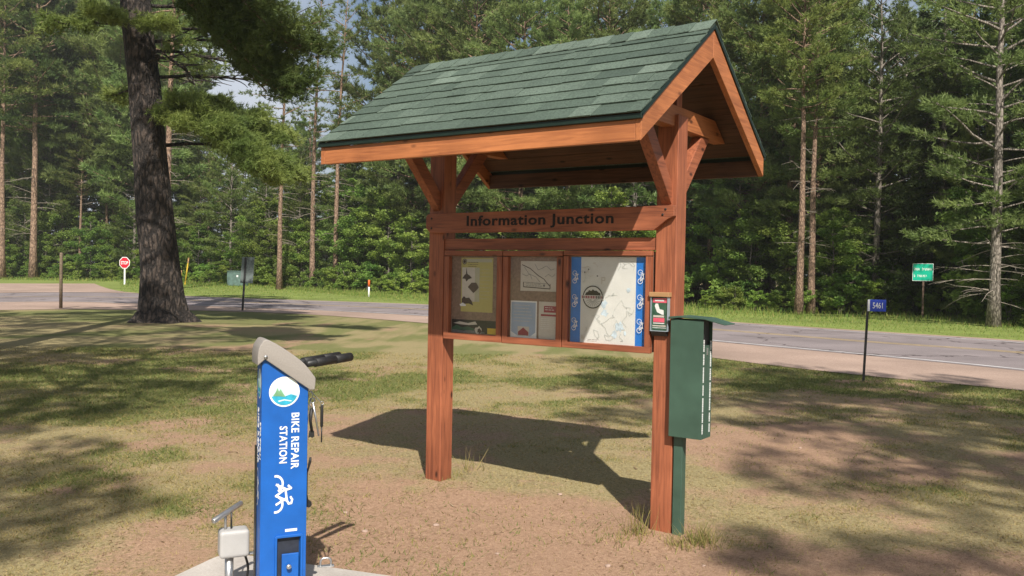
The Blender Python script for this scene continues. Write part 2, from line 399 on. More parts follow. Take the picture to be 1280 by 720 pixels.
def green(x, y):
    g = sstep(0.36, 0.66, fbm(x, y, 0.8, 41))*0.75 + 0.35*sstep(0.45, 0.7, fbm(x, y, 3.5, 51))
    g = g + 0.8*blob(x, y, -5, 13, 5, 2.2) + 0.6*blob(x, y, -10, 29, 9, 3) + 0.9*blob(x, y, 6.5, 13.5, 3.5, 1.0) + 0.5*blob(x, y, -2.2, 6.3, 1.0, 0.9)
    g = g - 0.35*blob(x, y, 2.5, 8, 3.5, 3) - 0.3*blob(x, y, 0, 10, 3, 2.5)
    return np.clip(g, 0, 1)
def graded(dense_lo, dense_hi, step, lo, hi, growth=1.13):
    a = list(np.arange(dense_lo, dense_hi+1e-6, step)); s = step
    while a[-1] < hi: s = min(s*growth, 60); a.append(a[-1]+s)
    s = step
    while a[0] > lo: s = min(s*growth, 60); a.insert(0, a[0]-s)
    return np.array(a)
gx = graded(-7, 6.5, 0.075, -900, 900); gy = graded(3.5, 13, 0.075, -400, 1500)
XX, YY = np.meshgrid(gx, gy); nx, ny = len(gx), len(gy)
V = np.stack([XX.ravel(), YY.ravel(), gz(XX, YY).ravel()], 1)
ii = np.arange(nx*ny).reshape(ny, nx)
Fg = np.stack([ii[:-1, :-1], ii[:-1, 1:], ii[1:, 1:], ii[1:, :-1]], -1).reshape(-1, 4)
def ground_mat():
    m, nt, b = new_mat('lawn_earth')
    tc = N(nt, 'ShaderNodeTexCoord')
    ab = N(nt, 'ShaderNodeAttribute'); ab.attribute_name = 'bare'; ag = N(nt, 'ShaderNodeAttribute'); ag.attribute_name = 'green'
    def noise(s, d=6, r=0.6):
        n = N(nt, 'ShaderNodeTexNoise'); n.inputs['Scale'].default_value = s; n.inputs['Detail'].default_value = d; n.inputs['Roughness'].default_value = r
        nt.links.new(tc.outputs['Object'], n.inputs['Vector']); return n.outputs['Fac']
    def math_(op, a, bb):
        n = N(nt, 'ShaderNodeMath', operation=op)
        for i, v in enumerate((a, bb)):
            if hasattr(v, 'links'): nt.links.new(v, n.inputs[i])
            else: n.inputs[i].default_value = v
        return n.outputs[0]
    f1 = noise(4); f2 = noise(38, 5, 0.7); f3 = noise(150, 3)
    dirt = ramp(nt, f2, [(0.3, (0.27, 0.165, 0.105)), (0.7, (0.44, 0.29, 0.195))]).outputs['Color']
    straw = ramp(nt, f2, [(0.3, (0.20, 0.16, 0.078)), (0.7, (0.41, 0.34, 0.18))]).outputs['Color']
    grass = ramp(nt, f2, [(0.3, (0.115, 0.125, 0.042)), (0.7, (0.235, 0.235, 0.095))]).outputs['Color']
    gfac = math_('ADD', ag.outputs['Fac'], math_('MULTIPLY', math_('SUBTRACT', f2, 0.5), 1.6))
    gfac = math_('ADD', gfac, math_('MULTIPLY', math_('SUBTRACT', f1, 0.5), 0.8))
    gr = ramp(nt, gfac, [(0.3, (0, 0, 0)), (0.75, (1, 1, 1))]).outputs['Color']
    c = mixc(nt, gr, straw, grass)
    bf = math_('ADD', ab.outputs['Fac'], math_('MULTIPLY', math_('SUBTRACT', f2, 0.5), 1.2))
    bf = math_('ADD', bf, math_('MULTIPLY', math_('SUBTRACT', f1, 0.5), 0.9))
    br = ramp(nt, bf, [(0.35, (0, 0, 0)), (0.72, (1, 1, 1))]).outputs['Color']
    c = mixc(nt, br, c, dirt)
    fine = ramp(nt, f3, [(0.3, (0.62, 0.62, 0.62)), (0.7, (1.3, 1.3, 1.3))]).outputs['Color']
    c = mixc(nt, 1.0, c, fine, 'MULTIPLY')
    nt.links.new(c, b.inputs['Base Color']); b.inputs['Roughness'].default_value = 0.95; b.inputs['Specular IOR Level'].default_value = 0.1
    h = math_('ADD', math_('MULTIPLY', f2, 0.6), math_('MULTIPLY', f3, 0.4))
    bp = N(nt, 'ShaderNodeBump'); bp.inputs['Strength'].default_value = 0.65; bp.inputs['Distance'].default_value = 0.015
    nt.links.new(h, bp.inputs['Height']); nt.links.new(bp.outputs['Normal'], b.inputs['Normal'])
    return m
MT['ground'] = ground_mat()
g = mesh_np('ground', V, Fg, ['ground'], col={'bare': bare(XX, YY).ravel(), 'green': green(XX, YY).ravel()}, smooth=True)
g['kind'] = 'structure'

def surf(name, col1, col2, scale, rough=0.9, bump=0.4, big=None, bd=0.01):
    m, nt, b = new_mat(name); tc = N(nt, 'ShaderNodeTexCoord')
    n = N(nt, 'ShaderNodeTexNoise'); n.inputs['Scale'].default_value = scale; n.inputs['Detail'].default_value = 8; n.inputs['Roughness'].default_value = 0.7
    nt.links.new(tc.outputs['Object'], n.inputs['Vector'])
    c = ramp(nt, n.outputs['Fac'], [(0.3, col1), (0.7, col2)]).outputs['Color']
    n2 = N(nt, 'ShaderNodeTexNoise'); n2.inputs['Scale'].default_value = big or scale/25; n2.inputs['Detail'].default_value = 5
    nt.links.new(tc.outputs['Object'], n2.inputs['Vector'])
    c2 = ramp(nt, n2.outputs['Fac'], [(0.3, (0.78, 0.78, 0.78)), (0.7, (1.2, 1.2, 1.2))]).outputs['Color']
    c = mixc(nt, 1.0, c, c2, 'MULTIPLY')
    nt.links.new(c, b.inputs['Base Color']); b.inputs['Roughness'].default_value = rough; b.inputs['Specular IOR Level'].default_value = 0.25
    bp = N(nt, 'ShaderNodeBump'); bp.inputs['Strength'].default_value = bump; bp.inputs['Distance'].default_value = bd
    nt.links.new(n.outputs['Fac'], bp.inputs['Height']); nt.links.new(bp.outputs['Normal'], b.inputs['Normal'])
    return m
MT['asphalt'] = surf('worn_asphalt', (0.19, 0.162, 0.162), (0.28, 0.238, 0.235), 40, big=0.5)
def crack(m):
    nt = m.node_tree; b = nt.nodes['Principled BSDF']; src = b.inputs['Base Color'].links[0].from_socket
    tc = N(nt, 'ShaderNodeTexCoord'); v = N(nt, 'ShaderNodeTexVoronoi'); v.feature = 'DISTANCE_TO_EDGE'; v.inputs['Scale'].default_value = 0.28
    n = N(nt, 'ShaderNodeTexNoise'); n.inputs['Scale'].default_value = 1.5; n.inputs['Detail'].default_value = 6
    nt.links.new(tc.outputs['Object'], n.inputs['Vector']); ad = N(nt, 'ShaderNodeVectorMath', operation='ADD')
    nt.links.new(tc.outputs['Object'], ad.inputs[0]); nt.links.new(n.outputs['Color'], ad.inputs[1]); nt.links.new(ad.outputs[0], v.inputs['Vector'])
    r = ramp(nt, v.outputs['Distance'], [(0.004, (0.35, 0.33, 0.33)), (0.012, (1, 1, 1))])
    c = mixc(nt, 1.0, src, r.outputs['Color'], 'MULTIPLY'); nt.links.new(c, b.inputs['Base Color'])
crack(MT['asphalt'])
MT['gravel'] = surf('pinkish_gravel', (0.29, 0.20, 0.155), (0.43, 0.32, 0.26), 30, big=0.4)
MT['verge'] = surf('verge_grass', (0.11, 0.16, 0.03), (0.26, 0.30, 0.08), 9, big=0.35)
MT['floor'] = surf('forest_floor', (0.03, 0.028, 0.014), (0.085, 0.07, 0.035), 4, big=0.4, bump=0.8, bd=0.1)
MT['line_white'] = plain('road_line_white', (0.55, 0.53, 0.52), 0.8, nscale=3, namt=0.25)
MT['line_yellow'] = plain('road_line_yellow', (0.50, 0.36, 0.16), 0.8, nscale=3, namt=0.25)
MT['concrete'] = surf('concrete', (0.40, 0.36, 0.32), (0.52, 0.48, 0.44), 60, bump=0.2, big=2.5, bd=0.003)

def smooth_line(pts, n=8):
    """Catmull-Rom through world points"""
    P = [Vector((p[0], p[1])) for p in pts]; P = [P[0]*2-P[1]] + P + [P[-1]*2-P[-2]]; out = []
    for i in range(1, len(P)-2):
        for k in range(n):
            t = k/n
            out.append(0.5*((2*P[i]) + (P[i+1]-P[i-1])*t + (2*P[i-1]-5*P[i]+4*P[i+1]-P[i+2])*t*t + (3*P[i]-P[i-1]-3*P[i+1]+P[i+2])*t**3))
    out.append(P[-2]); return [(p.x, p.y) for p in out]
def sheet(name, a, b, z, mat, kind='structure'):
    """strip between two lines with the same number of points"""
    n = len(a); V = np.array([(x, y, z) for x, y in a]+[(x, y, z) for x, y in b]); Fc = np.array([(i, i+1, n+i+1, n+i) for i in range(n-1)])
    o = mesh_np(name, V, Fc, [mat]); o.data.update()
    if o.data.polygons[0].normal.z < 0:
        o.data.flip_normals()
    o['kind'] = kind; return o
def offset(line, d):
    out = []
    for i, p in enumerate(line):
        a = Vector(line[max(i-1, 0)]); b_ = Vector(line[min(i+1, len(line)-1)]); t = (b_-a).normalized()
        out.append((p[0]-t.y*d, p[1]+t.x*d))
    return out
# road edges read off the photograph on the ground plane, left to right
RX = [(-160, 0), (120, 0)]
far_e = [gp(*p) for p in [(-500, 374), (-200, 370), (60, 366), (160, 367), (250, 371.5), (380, 376), (535, 381.5), (700, 390), (900, 403), (1080, 415), (1280, 428), (1600, 455), (2200, 520)]]
line_n = [gp(*p) for p in [(-500, 383), (-200, 380), (60, 377), (160, 379), (250, 382), (380, 387), (535, 395), (700, 407), (900, 427), (1080, 443.5), (1280, 463), (1600, 500), (2200, 590)]]
cen = [gp(*p) for p in [(-500, 378), (-200, 374.5), (60, 371), (160, 372.5), (250, 376.2), (380, 381), (535, 387.5), (700, 397.5), (900, 413), (1080, 427.5), (1280, 442), (1600, 474), (2200, 550)]]
near_e = [gp(*p) for p in [(-500, 394), (-200, 391), (60, 387), (160, 387.5), (250, 388.5), (380, 393), (535, 404.5), (700, 421), (900, 449), (1080, 470), (1280, 489), (1600, 525), (2200, 615)]]
far_s, line_s, cen_s, near_s = [smooth_line(l) for l in (far_e, line_n, cen, near_e)]
rd = sheet('road', far_s, offset(line_s, -0.25), 0.016, 'asphalt')
sheet('gravel_shoulder', offset(line_s, -0.05), near_s, 0.012, 'gravel')
sheet('far_gravel_edge', offset(far_s, 0.55), offset(far_s, -0.1), 0.012, 'gravel')
sheet('road_edge_line', offset(line_s, 0.05), offset(line_s, -0.07), 0.020, 'line_white')
sheet('far_edge_line', offset(far_s, -0.45), offset(far_s, -0.55), 0.020, 'line_white')
sheet('centre_line', offset(cen_s, 0.19), offset(cen_s, 0.09), 0.020, 'line_yellow')
sheet('second_centre_line', offset(cen_s, -0.09), offset(cen_s, -0.19), 0.020, 'line_yellow')
# side road going back on the left
sr_r = [gp(*p) for p in [(205, 369.5), (150, 364), (128, 358.5), (118, 354.6)]]; sr_l = [gp(*p) for p in [(-700, 371), (-400, 361), (-250, 357), (-180, 354)]]
sheet('side_road', smooth_line(sr_l), smooth_line(sr_r), 0.012, 'gravel')
# forest edge: (pixel column, distance)
EDGE = [(-700, 100), (-300, 100), (0, 92), (130, 88), (240, 85), (300, 83), (350, 70), (480, 60), (640, 52), (760, 48), (870, 45), (1000, 40), (1150, 40.5), (1280, 32), (1500, 25), (1800, 21), (2300, 17)]
edge_w = [((px-640)/CF*d, d) for px, d in EDGE]
edge_s = smooth_line(edge_w, 7)
def edge_d(px):
    for (a, da), (b_, db) in zip(EDGE, EDGE[1:]):
        if a <= px <= b_: return da+(db-da)*(px-a)/(b_-a)
    return EDGE[0][1] if px < EDGE[0][0] else EDGE[-1][1]
far_line = [(x*(1+90/max(y, 20)), y+90) for x, y in edge_s]
sheet('forest_floor', far_line, edge_s, 0.004, 'floor')
def resample(line, n):
    L = [0]
    for a, b_ in zip(line, line[1:]): L.append(L[-1]+math.hypot(b_[0]-a[0], b_[1]-a[1]))
    return [(float(np.interp(t, L, [p[0] for p in line])), float(np.interp(t, L, [p[1] for p in line]))) for t in np.linspace(0, L[-1], n)]
sheet('grass_verge', resample(edge_s, 60), resample(offset(far_s, 0.3), 60), 0.008, 'verge')

# ------------------------------------------------------------------ grass blades
def grass_mat(name, stops):
    m, nt, b = new_mat(name)
    at = N(nt, 'ShaderNodeAttribute'); at.attribute_name = 'tone'
    c = ramp(nt, at.outputs['Fac'], stops).outputs['Color']
    nt.links.new(c, b.inputs['Base Color']); b.inputs['Roughness'].default_value = 0.7; b.inputs['Specular IOR Level'].default_value = 0.2
    tr = N(nt, 'ShaderNodeBsdfTranslucent'); nt.links.new(c, tr.inputs['Color'])
    mx = N(nt, 'ShaderNodeMixShader'); mx.inputs[0].default_value = 0.3
    nt.links.new(b.outputs[0], mx.inputs[1]); nt.links.new(tr.outputs[0], mx.inputs[2])
    nt.links.new(mx.outputs[0], nt.nodes['Material Output'].inputs['Surface'])
    return m
MT['blade'] = grass_mat('grass_blade', [(0.0, (0.42, 0.32, 0.15)), (0.35, (0.34, 0.27, 0.10)), (0.55, (0.24, 0.235, 0.075)), (1.0, (0.13, 0.175, 0.045))])
MT['blade_tall'] = grass_mat('verge_blade', [(0.0, (0.34, 0.30, 0.10)), (0.4, (0.22, 0.28, 0.06)), (1.0, (0.09, 0.18, 0.03))])
def blades(name, X, Y, Z, H, W, T, mat, lean=0.6, label=None, cat=None):
    n = len(X); a = RNG.uniform(0, 2*PI, n); l = RNG.uniform(0.1, lean, n)*H; b_ = RNG.uniform(0, 2*PI, n)
    base = np.stack([X, Y, Z], 1); wv = np.stack([np.cos(a)*W, np.sin(a)*W, np.zeros(n)], 1)*0.5
    tip = base + np.stack([np.cos(b_)*l, np.sin(b_)*l, H], 1)
    V = np.stack([base-wv, base+wv, tip], 1).reshape(-1, 3); Fc = np.arange(3*n).reshape(-1, 3)
    o = mesh_np(name, V, Fc, [mat], col={'tone': np.repeat(T, 3)}); o['kind'] = 'stuff'
    if label: o['label'] = label; o['category'] = cat
    return o
# short lawn in front, denser where it is green
n = 460000
U = RNG.random(n); Yb = 3.6 + (U**1.7)*14; Xb = (RNG.random(n)*2-1)*(Yb*0.66+0.4)
gr_, ba_ = green(Xb, Yb), bare(Xb, Yb)
dens = np.clip(0.30+0.85*gr_+0.25*sstep(0.4, 0.7, fbm(Xb, Yb, 6, 61)), 0, 1)*(1-0.90*sstep(0.3, 0.8, ba_))
sxy = (Xb+1.16)*math.cos(-0.33)+(Yb-4.1)*math.sin(-0.33), -(Xb+1.16)*math.sin(-0.33)+(Yb-4.1)*math.cos(-0.33)
onslab = (np.abs(sxy[0]) < 0.80) & (np.abs(sxy[1]) < 0.80)
# keep grass off the gravel beside the road
nl = np.array(near_s); ylim = np.interp(Xb, nl[:, 0][np.argsort(nl[:, 0])], nl[:, 1][np.argsort(nl[:, 0])])
keep = (RNG.random(n) < dens) & ~onslab & (Yb < ylim-0.05)
Xb, Yb, gr_ = Xb[keep], Yb[keep], gr_[keep]
k = len(Xb)
blades('short_grass', Xb, Yb, gz(Xb, Yb)-0.004, RNG.uniform(0.008, 0.03, k)*(0.6+0.7*gr_)*(1+0.03*Yb), RNG.uniform(0.003, 0.006, k)*(1+Yb*0.13), np.clip(gr_*0.8+RNG.normal(0, 0.25, k), 0, 1), 'blade', 2.2,
       'short patchy lawn grass, part green and part dried to straw', 'grass')
# dry needles and twigs lying on the lawn
n = 70000
Yl = 3.4+(RNG.random(n)**1.6)*11; Xl = (RNG.random(n)*2-1)*(Yl*0.66+0.5)
cl = fbm(Xl, Yl, 1.6, 77)
sl = (np.abs((Xl+1.16)*math.cos(-0.33)+(Yl-4.1)*math.sin(-0.33)) < 0.80) & (np.abs(-(Xl+1.16)*math.sin(-0.33)+(Yl-4.1)*math.cos(-0.33)) < 0.80)
kp = (RNG.random(n) < np.clip((cl-0.35)*2.2, 0.08, 1)*(1-0.6*bare(Xl, Yl))) & ~sl & (Yl < np.interp(Xl, nl[:, 0][np.argsort(nl[:, 0])], nl[:, 1][np.argsort(nl[:, 0])]))
Xl, Yl = Xl[kp], Yl[kp]; n = len(Xl); Zl = gz(Xl, Yl)+RNG.uniform(0.001, 0.006, n)
a_ = RNG.uniform(0, 2*PI, n); Ll = RNG.uniform(0.010, 0.034, n)*(1+Yl*0.04); Wl = RNG.uniform(0.0012, 0.003, n)*(1+Yl*0.10)
big_ = RNG.random(n) < 0.012; Ll[big_] *= 3.0; Wl[big_] *= 2.2
dx, dy = np.cos(a_), np.sin(a_)
Vl = np.stack([np.stack([Xl-dy*Wl, Yl+dx*Wl, Zl], 1), np.stack([Xl+dy*Wl, Yl-dx*Wl, Zl], 1), np.stack([Xl+dx*Ll, Yl+dy*Ll, Zl+RNG.uniform(0, 0.006, n)], 1)], 1).reshape(-1, 3)
MT['litter'] = grass_mat('dry_needles', [(0.0, (0.20, 0.125, 0.075)), (0.5, (0.36, 0.24, 0.15)), (1.0, (0.50, 0.40, 0.26))])
o = mesh_np('needle_litter', Vl, np.arange(3*n).reshape(-1, 3), ['litter'], col={'tone': np.repeat(RNG.random(n), 3)}); o['kind'] = 'stuff'; o['label'] = 'dry brown pine needles and twigs scattered over the lawn'; o['category'] = 'needle litter'
# tall verge grass between road and trees
n = 60000
i_ = RNG.integers(0, len(edge_s)-1, n); t_ = RNG.random(n)
ex = np.array(edge_s); fx = np.array(resample(offset(far_s, 0.6), len(edge_s)))
# verge points between far edge of road and the forest edge, taken along the same fraction
ea = ex[i_]*(1-t_)[:, None]+ex[i_+1]*t_[:, None]; er_ = np.array(resample(edge_s, len(edge_s)))
ea = er_[i_]*(1-t_)[:, None]+er_[i_+1]*t_[:, None]; fa = fx[i_]*(1-t_)[:, None]+fx[i_+1]*t_[:, None]
s_ = RNG.random(n)**0.7
P = fa*(1-s_)[:, None]+ea*s_[:, None]*1.0
P = P + (P/np.maximum(P[:, 1:2], 1))*np.where(s_ > 0.9, RNG.random(n)*1.5, 0)[:, None]
hh = (0.05+0.28*s_**2.5)*RNG.uniform(0.5, 1.4, n)
# nothing grows on the side road
px_ = 640+P[:, 0]/P[:, 1]*CF
ok = ~((px_ < 150) & (P[:, 1] < 83)) & (px_ > -300) & (px_ < 1600)
P, hh = P[ok], hh[ok]; n = len(P)
blades('verge_grass', P[:, 0], P[:, 1], np.full(n, 0.008), hh, RNG.uniform(0.02, 0.045, n)*(P[:, 1]/45), np.clip(RNG.normal(0.55, 0.3, n), 0, 1), 'blade_tall', 0.8,
       'bright green tall grass along the far side of the road', 'grass')

# ------------------------------------------------------------------ foliage generators
def tufts(cent, axis, L, W, kb, spread, rng):
    """kb needle blades fanning out of every centre"""
    n = len(cent); c = np.repeat(cent, kb, 0); a = np.repeat(axis, kb, 0) + rng.normal(0, spread, (n*kb, 3))
    a /= np.linalg.norm(a, axis=1)[:, None]+1e-9
    s = np.cross(a, rng.normal(0, 1, (n*kb, 3))); s /= np.linalg.norm(s, axis=1)[:, None]+1e-9
    l = L*rng.uniform(0.6, 1.2, (n*kb, 1)); w_ = W*rng.uniform(0.7, 1.3, (n*kb, 1))
    V = np.stack([c+a*l*0.05-s*w_*0.5, c+a*l*0.05+s*w_*0.5, c+a*l], 1).reshape(-1, 3)
    return V
def leaves(cent, size, rng, up=0.6):
    n = len(cent); nrm = rng.normal(0, 1, (n, 3)); nrm[:, 2] = np.abs(nrm[:, 2])+up; nrm /= np.linalg.norm(nrm, axis=1)[:, None]
    t = np.cross(nrm, rng.normal(0, 1, (n, 3))); t /= np.linalg.norm(t, axis=1)[:, None]; b_ = np.cross(nrm, t)
    s = size*rng.uniform(0.6, 1.3, (n, 1))
    a = cent - t*s*0.5; c = cent + t*s*0.5; l = cent + b_*s*0.33+nrm*s*0.08; r = cent - b_*s*0.33+nrm*s*0.08
    V = np.stack([a, r, c, l], 1)
    tri = np.stack([V[:, 0], V[:, 1], V[:, 2], V[:, 0], V[:, 2], V[:, 3]], 1).reshape(-1, 3)
    return tri
def tri_mesh(V, mat):
    Fc = np.arange(len(V)).reshape(-1, 3); me = mesh_np('', V, Fc, [mat]); return me
def limb_path(p0, az, up, L, droop, rng, n=5):
    pts = [np.array(p0, float)]; d = np.array([math.cos(az)*math.cos(up), math.sin(az)*math.cos(up), math.sin(up)])
    for i in range(n):
        d = d + np.array([rng.normal(0, .11), rng.normal(0, .11), droop/n+rng.normal(0, .09)]); d /= np.linalg.norm(d)
        pts.append(pts[-1]+d*L/n)
    return pts
def pine(seed, H, r0, crown0, spread_, nl, mat, bark_, tuft_L=0.24, tuft_W=0.045, kb=8, per=26, dead=10, droop=0.15, fill=1.0, shape='pine', barkn=9, cluster=0.28):
    """-> (trunk mesh builder, crown mesh)"""
    rng = np.random.default_rng(seed); R = random.Random(seed)
    tb = MB(); lean = np.cumsum(rng.normal(0, 0.05, (12, 2)), 0)*H/20
    zs = np.linspace(0, H, 12)
    path = [(lean[i][0]*(zs[i]/H), lean[i][1]*(zs[i]/H), zs[i]-0.05) for i in range(12)]
    rs = [max(0.02, r0*(1-0.9*(z/H)**1.1)) for z in zs]; rs[0] *= 1.35
    tb.tube(path, rs, bark_, barkn)
    def at(z):
        k_ = min(10, int(z/H*11)); f = z/H*11-k_
        return np.array(path[k_])*(1-f)+np.array(path[k_+1])*f
    cents = []; axes = []
    for i in range(nl):
        u = (i+rng.random())/nl
        z = H*(crown0+(0.985-crown0)*u)
        if shape == 'spruce': Lb = spread_*(1-u)**0.85+0.35; up = 0.1-0.35*(1-u)
        else: Lb = spread_*(math.sin(PI*min(1, (u*0.8+0.2)))**0.6)*rng.uniform(0.5, 1.15)+0.5; up = rng.uniform(-0.15, 0.35)+0.5*u
        az = i*2.39996+rng.normal(0, 0.4)
        pts = limb_path(at(z), az, up, Lb, (0.25 if shape == 'pine' else 0.3)-droop, rng)
        rr = 0.012*Lb+0.012
        tb.tube(pts, [rr*(1-0.8*j/5) for j in range(6)], bark_, 4, cap=False)
        P_ = np.array(pts); m = int(per*Lb*fill*0.9)+6
        start = 0.25 if shape != 'pine' else 0.42
        t = start+(1-start)*rng.random(m)**0.75; idx = np.minimum((t*5).astype(int), 4); f = (t*5-idx)[:, None]
        c = P_[idx]*(1-f)+P_[idx+1]*f; d = P_[idx+1]-P_[idx]; d /= np.linalg.norm(d, axis=1)[:, None]
        side = np.cross(d, [0, 0, 1.0]); side /= np.linalg.norm(side, axis=1)[:, None]+1e-6
        wd = (0.32 if shape == 'spruce' else 0.30)*Lb*np.sqrt(np.clip(1.1-t, 0.05, 1))
        off = rng.uniform(-1, 1, (m, 1))*wd[:, None]
        # twigs come in clusters
        if shape == 'pine': off = np.round(off/cluster)*cluster + rng.normal(0, 0.07, (m, 1))
        c = c + side*off + np.array([0, 0, 1.0])*(rng.normal(0, 0.07 if shape == 'pine' else .05, (m, 1)) + (0.0 if shape == 'pine' else -0.12)*np.abs(off))
        ax_ = d*0.7+side*np.sign(off)*0.6+np.array([0, 0, 0.35 if shape == 'pine' else -0.05])
        cents.append(c); axes.append(ax_)
    for i in range(dead):
        z = H*crown0*rng.uniform(0.3, 1.1); az = rng.uniform(0, 2*PI); Lb = rng.uniform(0.3, 1.0)*spread_*0.7
        pts = limb_path(at(z), az, rng.uniform(-0.2, 0.35), Lb, -0.3, rng)
        tb.tube(pts, [0.022, 0.018, 0.015, 0.012, 0.009, 0.006], 'deadwood', 4, cap=False)
        for q in range(3):
            b0 = pts[2+q % 3]; p2 = limb_path(b0, az+rng.choice([-1, 1])*rng.uniform(0.5, 1.0), 0.0, Lb*0.35, -0.3, rng, 3)
            tb.tube(p2, [0.01, 0.008, 0.006, 0.004], 'deadwood', 3, cap=False)
    c = np.concatenate(cents); a = np.concatenate(axes)
    V = tufts(c, a, tuft_L, tuft_W, kb, 0.55, rng)
    return tb, tri_mesh(V, mat)
def broad(seed, H, r0, crown0, spread_, nl, mat, bark_, size=0.14, per=46, low=False):
    rng = np.random.default_rng(seed); tb = MB()
    stems = 1 if not low else 4
    cents = []
    for sI in range(stems):
        ang = rng.uniform(0, 2*PI); ln = (0.0 if stems == 1 else 0.35)*H
        zs = np.linspace(0, H*0.9, 8); path = [(math.cos(ang)*ln*(z/H)+rng.normal(0, .03)*z*0.3, math.sin(ang)*ln*(z/H)+rng.normal(0, .03)*z*0.3, z-0.03) for z in zs]
        tb.tube(path, [max(0.008, r0*(1-0.85*z/H)) for z in zs], bark_, 7)
        P0 = np.array(path)
        for i in range(nl//stems):
            u = (i+rng.random())/(nl//stems); z = H*0.9*(crown0+(1-crown0)*u); k_ = min(6, int(z/(H*0.9)*7)); p = P0[k_]
            Lb = spread_*(math.sin(PI*(0.25+0.7*u))**0.8)*rng.uniform(0.55, 1.15); az = i*2.4+rng.normal(0, .5)
            pts = limb_path((p[0], p[1], z), az, rng.uniform(0.0, 0.6), Lb, -0.1, rng)
            tb.tube(pts, [0.02*(1-0.8*j/5)*max(.4, r0/0.08) for j in range(6)], bark_, 4, cap=False)
            P_ = np.array(pts)
            for q in range(4):
                t = rng.uniform(0.4, 1.0); j = min(4, int(t*5)); cc = P_[j]+(P_[j+1]-P_[j])*(t*5-j)
                rd_ = 0.22*Lb*rng.uniform(0.6, 1.2)+0.12
                m = int(per*rd_*2.2)+4
                g_ = rng.normal(0, 1, (m, 3)); g_ /= np.linalg.norm(g_, axis=1)[:, None]; g_ *= rd_*rng.random((m, 1))**0.45; g_[:, 2] *= 0.55
                cents.append(cc+g_)
    c = np.concatenate(cents)
    return tb, tri_mesh(leaves(c, size, rng), mat)

def tb_mesh(tb, name):
    o = tb.build(name); me = o.data; bpy.data.objects.remove(o); return me
KINDS = {}
def make_kind(key, name, cat, tb, crown, H):
    tm = tb_mesh(tb, 'trunk')
    KINDS[key] = dict(name=name, cat=cat, trunk=tm, crown=crown, H=H)
for i in range(4):   # tall pines, high crowns
    tb, cr_ = pine(100+i, 20, 0.21, [0.42, 0.5, 0.36, 0.55][i], 2.6, 62, 'pine_leaf' if i % 2 else 'pine_leaf2', 'bark_red', tuft_L=0.30, tuft_W=0.055, kb=7, per=24, dead=16)
    make_kind('tall%d' % i, 'pine_tree', 'pine tree', tb, cr_, 20)
for i in range(3):   # bushy pines, foliage nearly to the ground
    tb, cr_ = pine(200+i, 14, 0.16, [0.12, 0.18, 0.08][i], 2.7, 80, 'pine_leaf2' if i % 2 else 'pine_leaf', 'bark_grey', tuft_L=0.27, tuft_W=0.05, kb=7, per=26, dead=6)
    make_kind('bushy%d' % i, 'pine_tree', 'pine tree', tb, cr_, 14)
for i in range(2):   # spruces
    tb, cr_ = pine(300+i, 16, 0.17, 0.05, 2.6, 120, 'spruce_leaf', 'bark_grey', tuft_L=0.20, tuft_W=0.06, kb=6, per=30, dead=4, shape='spruce', droop=0.35)
    make_kind('spruce%d' % i, 'spruce_tree', 'spruce tree', tb, cr_, 16)
for i in range(3):
    tb, cr_ = broad(400+i, 7, 0.08, 0.14, 2.3, 44, 'broad_leaf', 'bark_grey', size=0.17, per=60)
    make_kind('broad%d' % i, 'broadleaf_tree', 'tree', tb, cr_, 7)
for i in range(3):
    tb, cr_ = broad(500+i, 1.7, 0.02, 0.1, 0.75, 32, 'fern_leaf' if i == 2 else 'broad_leaf', 'bark_grey', size=0.12, per=50, low=True)
    make_kind('shrub%d' % i, 'shrub', 'shrub', tb, cr_, 1.7)
for i in range(2):
    tb, cr_ = pine(350+i, 17, 0.17, [0.2, 0.3][i], 3.4, 92, 'airy_leaf', 'bark_red', tuft_L=0.32, tuft_W=0.05, kb=7, per=27, dead=8)
    make_kind('airy%d' % i, 'pine_tree', 'pine tree', tb, cr_, 17)
# scraggy pine with many dead lower branches
tb, cr_ = pine(610, 17, 0.20, 0.17, 3.0, 84, 'airy_leaf', 'bark_grey', tuft_L=0.24, tuft_W=0.045, kb=7, per=24, dead=22)
make_kind('scraggy', 'pine_tree', 'pine tree', tb, cr_, 17)

def plant(key, x, y, s, rz, label, group, sz=None, z=0.0, cat=None):
    K = KINDS[key]; o = empty(K['name'], (x, y, z), rz); o.scale = (s, s, sz or s)
    tag(o, label, cat or K['cat'], group)
    t = bpy.data.objects.new('trunk' if 'shrub' not in key else 'stems', K['trunk']); C.objects.link(t); t.parent = o
    c = bpy.data.objects.new('crown' if 'shrub' not in key else 'foliage', K['crown']); C.objects.link(c); c.parent = o
    return o
R0 = random.Random(5)
def at_px(px, d): return ((px-640)/CF*d, d)
tb, cr_ = pine(620, 20, 0.19, 0.5, 2.3, 34, 'pine_leaf', 'bark_red', tuft_L=0.26, tuft_W=0.045, kb=7, per=12, dead=44)
make_kind('bare0', 'pine_tree', 'pine tree', tb, cr_, 20)
